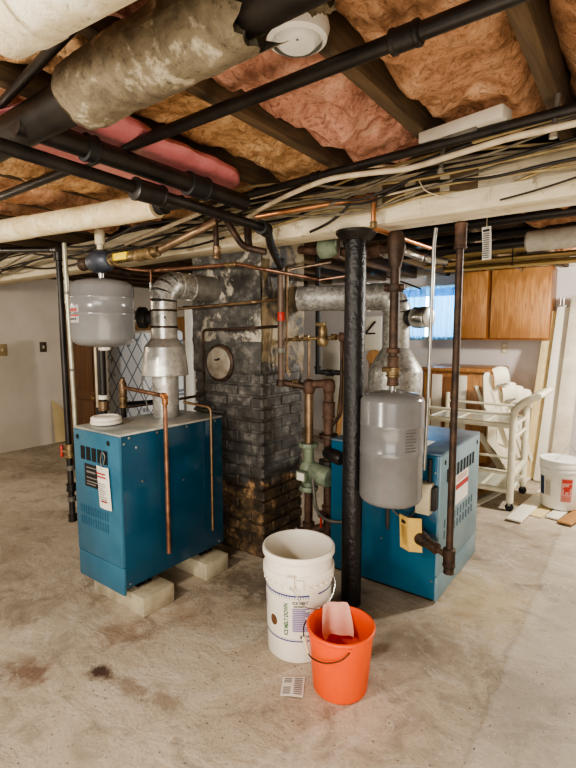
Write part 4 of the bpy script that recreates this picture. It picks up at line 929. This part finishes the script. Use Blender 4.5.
# console
cs=thing('wooden_console','brown wooden console cabinet with rounded top against the back wall','console cabinet',(-1.65,5.3,0))
N0,N1=Py(421,372,5.1).x,Py(493,372,5.1).x; ztop=Py(460,368,5.1).z
MB().b2((N0+.02,5.12,.06),(N1-.02,5.75,ztop-.04),bev=.02).build('case',oak,cs)
MB().b2((N0,5.08,ztop-.045),(N1+.01,5.8,ztop),bev=.02).build('top_slab',oak,cs)
MB().b2((N0+.06,5.15,0),(N1-.06,5.7,.06)).build('plinth',oak2,cs)
for a_,b__ in ((432,442),(459,467)):
    p=Py(a_,375,5.11);q=Py(b__,375,5.11); MB().b2((p.x,5.112,.30),(q.x,5.121,ztop-.08),bev=.003).build('white_inset',white_board,cs)
MB().b2((Py(443,375,5.11).x,5.114,.3),(Py(458,375,5.11).x,5.121,ztop-.1),bev=.003).build('door_panel',oak2,cs)
# stacked lawn chairs, seen side on
def chair(t):
    o=WLOC[t.name]; rx=V(math.cos(YAW),math.sin(YAW),0); ry=V(-math.sin(YAW),math.cos(YAW),0)
    def L(x,z,y=0): return o+rx*x+ry*y+V(0,0,z)
    def q(px_,py_): return ((px_-500)*.0094,(470-py_)*.0094+.05)
    side=[(483,373),(485,369.5),(489,369),(492,373),(493,386),(498,405),(499,438),(508,456),(512,462),(507,464),(499,451),(493,444),(490,440),(490,412),(485,404)]
    MB().prism([L(*q(*p),0) for p in side],ry*.03).build('side_panel',cream_plastic,t)
    MB().prism([L(*q(*p),.30) for p in side if p[1]>436],ry*.03).build('side_panel',cream_plastic,t)
    def bar(p0,p1,y0,w_,d_=.02):
        a_=L(*q(*p0),y0); b__=L(*q(*p1),y0); k=rx*(w_/2)
        return MB().prism([a_-k,a_+k,b__+k,b__-k],ry*d_)
    bar((491,387),(514,442),.0,.035,.03).build('back_rail',cream_plastic,t); bar((491,387),(514,442),.35,.035,.03).build('back_rail',cream_plastic,t)
    for i in range(5): bar((495.5+1.2*i,386-.8*i),(516+1.5*i,440-3*i),.05+.06*i,.03,.035).build('back_slat',cream_plastic,t)
    hr=MB().grid(lambda u,v:L((490.5+15*u+3*v-500)*.0094,(470-(366+18.5*v-1.5*u-2*math.sin(PI*u)*(1-v)))*.0094+.05,-.02-.03*math.sin(PI*v)),8,8).build('head_rest',cream_plastic,t)
    bar((496,382),(505,380),.03,.02,.02); MB().prism([L(*q(495,381.5),-.06),L(*q(504.5,379.5),-.06),L(*q(504.7,381),-.06),L(*q(495.3,383),-.06)],ry*.02).build('grip_slot',grey_ink,hr)
    MB().grid(lambda u,v:L(*q(497+14*u,440+6*u),.03+.35*v),6,4).build('seat',cream_plastic,t)
c_=Py(496,470,4.8)
labs=['tallest white plastic lawn chair with a rounded head rest, leaning by the console','white plastic lawn chair nested right behind the tallest one','third white plastic lawn chair in the nested stack','white plastic lawn chair at the far right of the nested stack']
ch0=thing('lawn_chair',labs[0],'chair',(c_.x,c_.y,c_.z-.05),'nested white lawn chairs'); chair(ch0)
for k in range(3): dup(ch0,(c_.x+.06+.055*k,c_.y+.10+.06*k,c_.z-.05-.15-.035*k),labs[k+1])
# cart
ct=thing('utility_cart','cream tubular utility cart with glass shelves and raised handle behind the right boiler','cart',(-1.2,4.15,0))
f_=Pz(509,511);g_=Pz(526,494)
cx1=f_.x; cy0=f_.y; cy1=g_.y; 
cx0=Py(428,400,cy0).x; 
zsh=Py(510,426,cy0).z; zlow=Py(508,491,cy0).z
HL=Py(545,392,cy0+.2)
for y_ in (cy0,cy1):
    zt_=zsh+.10
    MB().tube([(cx1,y_,.07),(cx1,y_,zsh+.05),(cx1+.02,y_,zsh+.14),(cx1+.09,y_,zsh+.21),(cx1+.17,y_,zsh+.25)],.028,12,smooth=5).build('leg',white_metal,ct)
    MB().tube([(cx0,y_,.07),(cx0,y_,zsh+.17)],.02,12).build('leg',white_metal,ct)
    for x_ in (cx0,cx1):
        cst=MB().lathe((x_,y_-.014,.032),[(.02,0),(.032,.004),(.032,.024),(.02,.028)],(0,1,0),18).build('caster',black_matte,ct)
        MB().box((x_,y_,.06),(.022,.036,.03),bev=.004).build('caster_fork',steel,cst)
    for z_ in (zsh,zlow,zsh+.09,zlow+.14):
        MB().tube([(cx0,y_,z_),(cx1,y_,z_)],.012 if z_ not in (zsh,zlow) else .022,10).build('side_rail',white_metal,ct)
MB().tube([(cx1+.17,cy0-.03,zsh+.25),(cx1+.17,cy1+.03,zsh+.25)],.024,12).build('push_handle',white_metal,ct)
for z_ in (zsh,zlow):
    for x_ in (cx0,cx1,(cx0*2+cx1)/3,(cx0+2*cx1)/3): MB().box((x_,(cy0+cy1)/2,z_),(.024,cy1-cy0,.02),bev=.004).build('cross_rail',white_metal,ct)
    MB().b2((cx0+.01,cy0+.01,z_-.004),(cx1-.01,cy1-.01,z_+.002)).build('shelf_pane',slate_tile,ct)
for z_ in (zlow+.14,zsh-.1): MB().tube([(cx1,cy0,z_),(cx1,cy1,z_)],.015,10).build('end_rail',white_metal,ct)
MB().box((cx1+.01,(cy0+cy1)/2,.29),(.03,cy1-cy0,.05),bev=.01).build('end_bar',white_metal,ct)
# loose boards on the floor
fb=[((468,497),(520,476),.075,tan_wood,'brown board lying under the cart nearest the right boiler'),((478,503),(528,478),.06,white_board,'white board lying on the floor beneath the cart'),((516,518),(556,482),.11,white_board,'white board lying between the cart wheel and the white pail'),
    ((536,515),(566,492),.1,cream_board,'cream board under the front of the white pail'),((553,517),(580,497),.09,white_board,'narrow white slat under the white pail beside the cream board'),((566,522),(600,500),.1,tan_wood,'tan board end at the right edge under the white pail')]
for k,(a_,b__,w_,m_,lb_) in enumerate(fb):
    zz=.006+.007*(k%3); p=Pz(*a_,zz);q=Pz(*b__,zz); d_=(q-p); 
    tag(MB().box((p+q)/2+V(0,0,0),(d_.length*1.1,w_,.012),math.atan2(d_.y,d_.x),bev=.002).build('floor_board',m_),lb_,'board','loose boards on the floor by the pail')
# right pail
Pp=Pz(559,505,.028)
pl=thing('white_pail','white lidded pail with red and blue labels on loose boards at the right','bucket',(Pp.x,Pp.y,.028))
pr=[(.13,0),(.134,.006),(.149,.30),(.155,.302),(.155,.318),(.15,.32),(.15,.335),(.157,.338),(.157,.372),(.152,.38)]
MB().lathe(Pp,pr,(0,0,1),48).build('pail_body',cool_white,pl)
MB().lathe(Pp+V(0,0,.372),[(.154,0),(.159,.004),(.159,.016),(.150,.018),(.146,.006),(.0,.005)],(0,0,1),48,cap1=False).build('pail_lid',cool_white,pl)
cp_=math.atan2(-Pp.y,-Pp.x)
def onpail(a_,z_,e_=0): r=.134+(z_-.006)/(.294)*.015+.0012+e_; return (Pp.x+r*math.cos(cp_+a_),Pp.y+r*math.sin(cp_+a_),Pp.z+z_)
def patch(a0,a1,z0,z1,e_=0,n=8): return MB().grid(lambda u,v:onpail(a0+(a1-a0)*u,z0+(z1-z0)*v,e_),n,2)
patch(-1.25,-.88,.10,.25).build('blue_label',navy,pl)
tx=patch(-.80,-.45,.10,.24).build('text_label',simple('faint_print',srgb(214,208,190),.7,0),pl)
ln=MB()
for i in range(9): ln.grid(lambda u,v,i=i:onpail(-.77+.28*u,.115+.0125*i+.004*v,.001),4,1)
ln.build('label_writing',grey_ink,tx)
rl=patch(.05,.62,.07,.26).build('red_label',simple('pale_red_label',srgb(206,150,140),.7,0),pl)
hs=MB()
for a0_,a1_,z0_,z1_ in ((.2,.48,.155,.195),(.42,.56,.18,.215),(.2,.25,.13,.16),(.43,.48,.13,.16),(.12,.2,.175,.185),(.5,.6,.2,.21)): hs.grid(lambda u,v,q=(a0_,a1_,z0_,z1_):onpail(q[0]+(q[1]-q[0])*u,q[2]+(q[3]-q[2])*v,.001),5,1)
hs.build('horse_emblem',red_paint,rl)
patch(.09,.58,.225,.252,.001).build('label_heading',red_paint,rl)
ln=MB()
for i in range(4): ln.grid(lambda u,v,i=i:onpail(.1+.45*u,.08+.011*i+.004*v,.001),4,1)
ln.build('label_writing',red_ink,rl)
MB().tube([onpail(-1.1,.31,.006),(Pp.x+.0,Pp.y-.05,Pp.z+.42),(Pp.x+.04,Pp.y-.03,Pp.z+.50),(Pp.x+.08,Pp.y+.03,Pp.z+.46),onpail(2.05,.31,.006)],.0022,6,smooth=8).build('wire_handle',steel,pl)
# boards leaning on the back wall
bd=[(545,.055,340,white_board,'narrow white trim board leaning left of the cream board',.9),(553,.13,312,cream_board,'cream board leaning against the back wall beside the oak cabinet',1.0),(566,.15,308,white_board,'wide white board leaning between cream board and photo edge',1.0),(580,.14,296,trim_white,'white board leaning at the right edge of the photo',1.0)]
for k,(px_,w_,ytop,m_,lb_,hh) in enumerate(bd):
    tpt=Py(px_,ytop,5.72-.05*k); yb=5.1-.06*k; zb=.0
    bot=V(tpt.x-.04,yb,.0); ax=(tpt-bot); Ln=ax.length; zax=ax.normalized(); xax=V(1,0,0); xax=(xax-zax*xax.dot(zax)).normalized(); yax=zax.cross(xax)
    M=Matrix((xax,yax,zax)).transposed().to_4x4()
    tag(MB().box((bot+tpt)/2+V(0,0,.008),(w_,.022,Ln),M=M,bev=.003).build('leaning_board',m_),lb_,'board','boards leaning on the back wall')
c_=Py(562,303,5.62)
hk=thing('metal_clamp','small metal clamp on top of the wide leaning white board','clamp',c_-V(0,0,.04))
MB().box(c_+V(0,0,-.03),(.1,.03,.02),bev=.003).build('clamp_bar',steel,hk)
for s_ in (-.015,.015): MB().cyl(c_+V(s_,0,-.03),c_+V(s_,0,.06),.006,10).build('clamp_pin',steel,hk)
MB().box(c_+V(.05,0,-.055),(.015,.025,.06),bev=.003).build('clamp_jaw',lead,hk)
# white things between chimney and post in the back
a_=Py(324,345,5.3);b__=Py(345,345,5.3)
wf=thing('white_door','tall cream white door leaning far behind the brass fill valve','door',((a_.x+b__.x)/2,5.3,0))
MB().b2((a_.x,5.28,0),(b__.x,5.32,a_.z+.08),bev=.005).build('door_leaf',white_board,wf)
MB().b2((a_.x+.06,5.272,.2),(b__.x-.06,5.28,a_.z-.1),bev=.003).build('door_panel',white_board,wf)
c_=Py(371,333,5.0)
sg=thing('white_sign','white square board with black strokes seen behind the post','sign',(c_.x,5.0,0))
MB().b2((c_.x-.13,4.99,c_.z-.2),(c_.x+.13,5.01,c_.z+.19),bev=.004).build('sign_board',white_board,sg)
MB().tube([(c_.x-.06,4.985,c_.z-.0),(c_.x+.06,4.985,c_.z+.13)],.012,6).build('black_stroke',black_ink,sg); MB().tube([(c_.x-.06,4.985,c_.z-.005),(c_.x+.06,4.985,c_.z-.005)],.011,6).build('black_stroke',black_ink,sg)
MB().b2((c_.x-.03,5.012,0),(c_.x+.03,5.05,c_.z-.1),bev=.004).build('sign_stake',tan_wood,sg)
a_=Py(347,312,4.2)
tag(MB().tube([V(a_.x-.12,4.2,.0),V(a_.x+.0,4.24,a_.z)],.035,4).build('wooden_plank',tan_wood),'brown wooden plank leaning just left of the black post','plank')
c_=Py(374,357,4.9)
tag(MB().lathe((c_.x,4.9,c_.z),[(.0,-.012),(.08,-.012),(.085,0),(.08,.012),(0,.012)],(.3,-1,.2),24,False,False).tube([V(c_.x,4.91,c_.z-.02),V(c_.x-.02,4.93,0)],.02,8).build('wooden_paddle',tan_wood),'tan round ended wooden paddle standing behind the post','paddle')
# slats, black pipes, lagged pipe and tag at the upper right
random.seed(5)
SY=[3.62,3.70,3.78,3.66,3.74,3.82,3.64,3.72,3.80]; SZ=[1.885,1.892,1.898,1.94,1.945,1.95,2.0,2.005,2.01]
for k in range(9):
    xl=-1.30+random.uniform(-.12,.22)
    tag(MB().box(((xl+.9)/2,SY[k]+(k%3)*.02,SZ[k]),(.9-xl,.085,.016),math.radians(random.uniform(-.6,.6)),bev=.002,M=Matrix.Rotation(math.radians(random.uniform(-.5,.5)),4,'Z')@Matrix.Rotation(math.radians(random.uniform(8,24)),4,'X')).build('trim_slat',tan_slat),('tan trim slat stored overhead above the oak cabinet'),'slat','tan slats stored overhead')
p=Py(518,252,3.9)
for k,x_ in enumerate((Py(514,255,3.6).x,)):
    t=thing('slat_strap','thin dark strap wrapped around the overhead tan slats','strap',(x_,3.75,1.87))
    MB().tube([(x_,3.56,2.1),(x_,3.555,1.87),(x_,3.92,1.87),(x_,3.93,2.1)],.004,6).build('strap_loop',black_iron,t)
for y_,z_,r_,lb_ in ((2.75,2.055,.028,'front black pipe under the joists right of the paper tag'),(2.95,2.05,.03,'middle black pipe under the joists at upper right'),(3.4,2.06,.03,'rear black pipe above the tan slats')):
    pipe1('black_pipe',lb_,'pipe',black_iron,[(-1.9,y_,z_),(.9,y_,z_)],r_)
A4=Py(526,242,3.2);
t=thing('lagged_heating_pipe','grey white lagged pipe end at the right edge above the tan slats','pipe',(A4.x+.5,3.2,A4.z-.06))
MB().tube([(A4.x,3.2,A4.z),(A4.x+.01,3.2,A4.z),(A4.x+1.2,3.2,A4.z+.01)],[.05,.06,.06],24).build('lagging',simple('grey_lagging',srgb(196,190,176),.85,0,srgb(160,152,138),10,.5,30),t)
MB().tube([(A4.x-.9,3.2,A4.z-.005),(A4.x+.05,3.2,A4.z)],.03,16).build('pipe_run',black_iron,t)
c_=Py(486,244,2.4)
t=thing('hanging_tag','long white printed paper tag hanging below the beam','tag',c_-V(0,0,.09))
z0_,z1_=Py(486,260,2.4).z,Py(486,227,2.4).z
MB().grid(lambda u,v:(c_.x-.022+.044*u+.006*v,2.4+.008*math.sin(v*3)-.01*u,z1_+(z0_-z1_)*v),4,8).build('tag_paper',paper,t)
ln=MB()
for i in range(12): 
    zz=z1_-.035-.010*i; ln.quad((c_.x-.014,2.391,zz),(c_.x+.018,2.384,zz),(c_.x+.018,2.384,zz+.005),(c_.x-.014,2.391,zz+.005))
ln.build('tag_writing',grey_ink,t)
MB().quad((c_.x-.014,2.39,z1_-.024),(c_.x+.018,2.382,z1_-.024),(c_.x+.018,2.382,z1_-.014),(c_.x-.014,2.39,z1_-.014)).build('tag_heading',black_ink,t)
MB().tube([(c_.x,2.4,z1_-.004),(c_.x,2.4,1.99)],.0015,5).build('tag_string',cable_w,t)

# ------------------------------------------------------------------ buckets and litter
Wb=V(-1.172,1.664,0)
wb=thing('ice_melt_bucket','tall white open ice melt bucket standing left of the orange bucket','bucket',Wb)
prof=[(.132,0),(.138,.006),(.147,.352),(.157,.356),(.159,.362),(.159,.392),(.155,.397),(.149,.399),(.151,.440),(.158,.444),(.161,.450),(.161,.468),(.158,.475),(.150,.475),(.147,.468),(.138,.02),(.0,.018)]
MB().lathe(Wb,prof,(0,0,1),64,True,False).build('bucket_shell',white_plastic,wb,ang=50)
cw=math.atan2(-Wb.y,-Wb.x)
def wsurf(a_,z_,e_=.0012):
    z_=z_-.013 if z_<.335 else z_; r=.138+(z_-.006)/.346*.009+e_; return (Wb.x+r*math.cos(cw+a_),Wb.y+r*math.sin(cw+a_),z_)
def wpatch(a0,a1,z0,z1,m_,nm,par,e_=.0012,n=16): return MB().grid(lambda u,v:wsurf(a0+(a1-a0)*u,z0+(z1-z0)*v,e_),n,2).build(nm,m_,par)
lab=wpatch(-1.45,1.45,.112,.332,simple('bucket_label',srgb(238,232,218),.45,0),'printed_label',wb,.0008,40)
for a0,a1 in ((-1.45,.32),(.60,1.45)): wpatch(a0,a1,.318,.325,blue_ink,'blue_band',lab)
wpatch(-1.45,.8,.114,.120,blue_ink,'blue_band',lab)
tk=MB();tk2=MB()
for i in range(22):
    a_=-1.4+.08*i
    if a_<.30: tk.grid(lambda u,v,a_=a_:wsurf(a_+.02*u,.307+.011*v),1,1)
    tk2.grid(lambda u,v,a_=a_:wsurf(a_+.02*u,.121+.006*v),1,1)
tk.build('tick_marks',blue_ink,lab); tk2.build('tick_marks',blue_ink,lab)
def tw(a_,z_,vert=False,k=1.0):
    if vert: return lambda x,y:wsurf(a_-y/.145,z_+x*k,.0018)
    return lambda x,y:wsurf(a_+x/.145,z_+y,.0018)
MB().text('ICE MELT DOWN',.026,tw(-.37,.214,True,.72),.0008).build('green_lettering',green_ink,lab)
MB().text('ICE MELT',.016,tw(.05,.291),.0006).text('DOWN',.015,tw(.03,.275),.0006).build('black_lettering',black_ink,lab)
MB().text('air-t',.026,tw(.20,.140),.0009).build('black_lettering',black_ink,lab)
ln=MB()
for i in range(13):
    ln.grid(lambda u,v,i=i:wsurf(-.18+(.50-(.12 if i%4==3 else 0))*u,.162+.0082*i+.006*v,.0018),8,1)
ln.build('small_print',purple_ink,lab)
ln=MB()
for i in range(5): ln.grid(lambda u,v,i=i:wsurf(-1.32+.14*u,.225+.013*i+.005*v,.0018),4,1)
ln.build('side_print',purple_ink,lab)
MB().grid(lambda u,v:wsurf(-.83+.14*v*math.cos(2*PI*u),.190+.024*v*math.sin(2*PI*u),.0016),24,2).build('round_emblem',brown_ink,lab)
lug=MB().box(wsurf(-.20,.380,.014),(.03,.035,.05),cw-.20,bev=.005).build('handle_lug',white_plastic,wb)
MB().box(wsurf(.04,.372,.014),(.022,.03,.034),cw+.04,bev=.004).build('handle_lug',white_plastic,wb)
MB().tube([wsurf(-.20,.365,.034),wsurf(-.06,.337,.034),wsurf(.08,.306,.036),wsurf(.34,.285,.037),wsurf(.7,.275,.026),wsurf(1.2,.29,.016),wsurf(1.7,.32,.016),wsurf(2.4,.36,.022),wsurf(2.9,.372,.018)],.0026,8,smooth=6).build('wire_handle',steel,wb)
ln=MB()
for i in range(14): ln.box(wsurf(-1.35+.21*i,.342,.003),(.012,.014,.012),cw-1.35+.21*i,bev=.002)
ln.build('rib_tabs',white_plastic,wb)
Ob=V(-.888,1.552,0)
ob=thing('orange_bucket','bright orange plastic bucket with a pink cloth over its rim','bucket',Ob)
OH=.262
oprof=[(.103,0),(.108,.006),(.129,OH-.018),(.134,OH-.016),(.1355,OH-.012),(.137,OH-.004),(.134,OH),(.128,OH),(.126,OH-.006),(.121,OH-.04),(.101,.012),(0,.01)]
MB().lathe(Ob,oprof,(0,0,1),64,True,False).build('bucket_shell',orange_plastic,ob,ang=60)
co=math.atan2(-Ob.y,-Ob.x)
def os_(a_,z_,e_=.002): r=.108+(z_-.006)/.226*.02+e_; return Vector((Ob.x+r*math.cos(co+a_),Ob.y+r*math.sin(co+a_),z_))
MB().tube([os_(.28,.236,.002),os_(.2,.226,.010),os_(-.02,.203,.014),os_(-.4,.183,.016),os_(-.78,.174,.018),os_(-1.05,.178,.020),os_(-1.3,.214,.022),os_(-1.9,.236,.018),os_(-2.8,.23,.005)],.0028,8,smooth=8).build('wire_handle',dark_rust,ob)
MB().cyl(os_(-1.04,.176,.021),os_(-1.30,.222,.022),.0085,12).build('handle_grip',beige,ob)
MB().lathe(os_(.28,.236,0),[(.008,0),(.007,.006),(0,.007)],os_(.28,.236,.01)-os_(.28,.236,0),12,cap1=False).build('handle_pivot',orange_plastic,ob)
# cloth: over the rear rim and down inside
def cloth(u,v):
    a_=co+PI+.20+(.52-1.04*u)*(.62+.45*v)
    rr=[.148,.141,.131,.122,.112,.098,.078]; zz=[OH-.03,OH+.006,OH+.014,OH+.004,OH-.03,OH-.065,OH-.098]
    s=v*6; i=min(5,int(s)); f=s-i; r=rr[i]*(1-f)+rr[i+1]*f; z=zz[i]*(1-f)+zz[i+1]*f
    wv_=.006*math.sin(u*11+1)*(v*1.2)+.004*noise.noise(Vector((u*4,v*5,0)))
    sp_=1+.35*max(0,v-.3)
    a2=(a_-(co+PI+.2))*sp_*(.128/max(r,.09))**.7+(co+PI+.2)
    return (Ob.x+(r-wv_-.0)*math.cos(a2),Ob.y+(r-wv_)*math.sin(a2),z)
t=tag(MB().grid(cloth,24,30).build('pink_cloth',pink_cloth,ang=120),'thin pink cloth draped over the back rim of the orange bucket','cloth')
rc=thing('paper_receipt','small printed paper slip on the floor beside the orange bucket','paper',Pz(292,687))
cor=[Pz(283,677,.003),Pz(305,677,.003),Pz(303,698,.003),Pz(280,696,.003)]
def rq(u,v,e_=0): a_=cor[0].lerp(cor[1],u); b__=cor[3].lerp(cor[2],u); p=a_.lerp(b__,v); return p+V(0,0,.004*math.sin(u*3.0)*math.sin(v*2.5)+e_)
MB().grid(rq,8,8).build('slip_paper',paper,rc)
ln=MB()
for i in range(9):
    for (u0,u1) in ((.08,.42),(.55,.92)):
        if i in(3,4) and u0<.2: continue
        ln.grid(lambda s,q,i=i,u0=u0,u1=u1:rq(u0+(u1-u0)*s,.08+.095*i+.045*q,.001),4,1)
ln.build('slip_writing',grey_ink,rc)
random.seed(21)
dm=MB()
def crumbs(mat,n,nm,lb,seed,szr,boxr=None):
    random.seed(seed); m=MB()
    for i in range(n):
        p=Pz(random.uniform(5,571),random.uniform(560,764)) if random.random()<.6 else Pz(random.uniform(380,575),random.uniform(500,760))
        if -2.45<p.x<-1.85 and 1.25<p.y<2.1: continue
        if p.x<-.7 and p.y>2.2: continue
        if (p-Wb).length<.18 or (p-Ob).length<.16: continue
        s=random.uniform(*szr); r=bmesh.ops.create_icosphere(m.bm,subdivisions=1,radius=s)
        R=Matrix.Rotation(random.uniform(0,6),4,'Z')
        for v in r['verts']:
            v.co=R@Vector((v.co.x*random.uniform(.7,1.6),v.co.y*random.uniform(.6,1.0),v.co.z*.45))+p+V(0,0,s*.3)
    o=m.build(nm,mat); o['kind']='stuff'; tag(o,lb,'debris'); return o
crumbs(debris_m,300,'dark_grit','scattered dark grit and crumbs across the concrete floor',31,(.001,.0032))
crumbs(debris_w,200,'plaster_crumbs','scattered pale plaster crumbs across the concrete floor',32,(.001,.0032))

# ------------------------------------------------------------------ light
wd=bpy.data.worlds.new('World'); C.world=wd; wd.use_nodes=True
bg=wd.node_tree.nodes['Background']; bg.inputs[0].default_value=(1.0,.93,.84,1); bg.inputs[1].default_value=.30
def area(name,loc,target,size,power,col):
    l=bpy.data.lights.new(name,'AREA'); l.shape='RECTANGLE'; l.size=size[0]; l.size_y=size[1]; l.energy=power; l.color=col
    o=bpy.data.objects.new(name,l); COL.objects.link(o); o.location=loc; o.rotation_euler=(Vector(target)-Vector(loc)).to_track_quat('-Z','Y').to_euler(); return o
def bulb(name,loc,power,col,r=.06):
    l=bpy.data.lights.new(name,'POINT'); l.energy=power; l.color=col; l.shadow_soft_size=r
    o=bpy.data.objects.new(name,l); COL.objects.link(o); o.location=loc; return o
warm=(1.0,.86,.68); neut=(1.0,.94,.86)
bulb('bulb_back_right',(.35,4.1,1.85),95,(1,.95,.86),.1)
bulb('bulb_left_room',(-4.6,.6,1.8),20,warm,.1)
bulb('bulb_near',(-1.7,-.55,1.88),62,(1,.9,.76),.15)
area('fill_behind_camera',(.6,-1.8,1.3),(-1.2,1.8,1.1),(2.2,1.6),36,neut)  # added soft fill from behind the camera, no real opening there
area('floor_bounce',(-.3,.4,.25),(-1.0,1.3,2.2),(1.6,1.0),10,(1,.85,.66))
area('daylight_window',(-2.15,6.5,1.8),(-2.15,5.8,1.65),(1.2,.9),42,(.66,.86,1.0))
# ------------------------------------------------------------------ camera
cd=bpy.data.cameras.new('camera'); cam=bpy.data.objects.new('camera',cd); COL.objects.link(cam)
cd.sensor_fit='VERTICAL'; cd.sensor_height=36; cd.sensor_width=27; cd.lens=F/768*36; cd.clip_start=.02
cam.matrix_world=Matrix((RT,UP,-FW)).transposed().to_4x4(); cam.location=EYE
C.camera=cam
C.view_settings.view_transform='AgX'; C.view_settings.look='AgX - Medium High Contrast'; C.view_settings.exposure=1.15
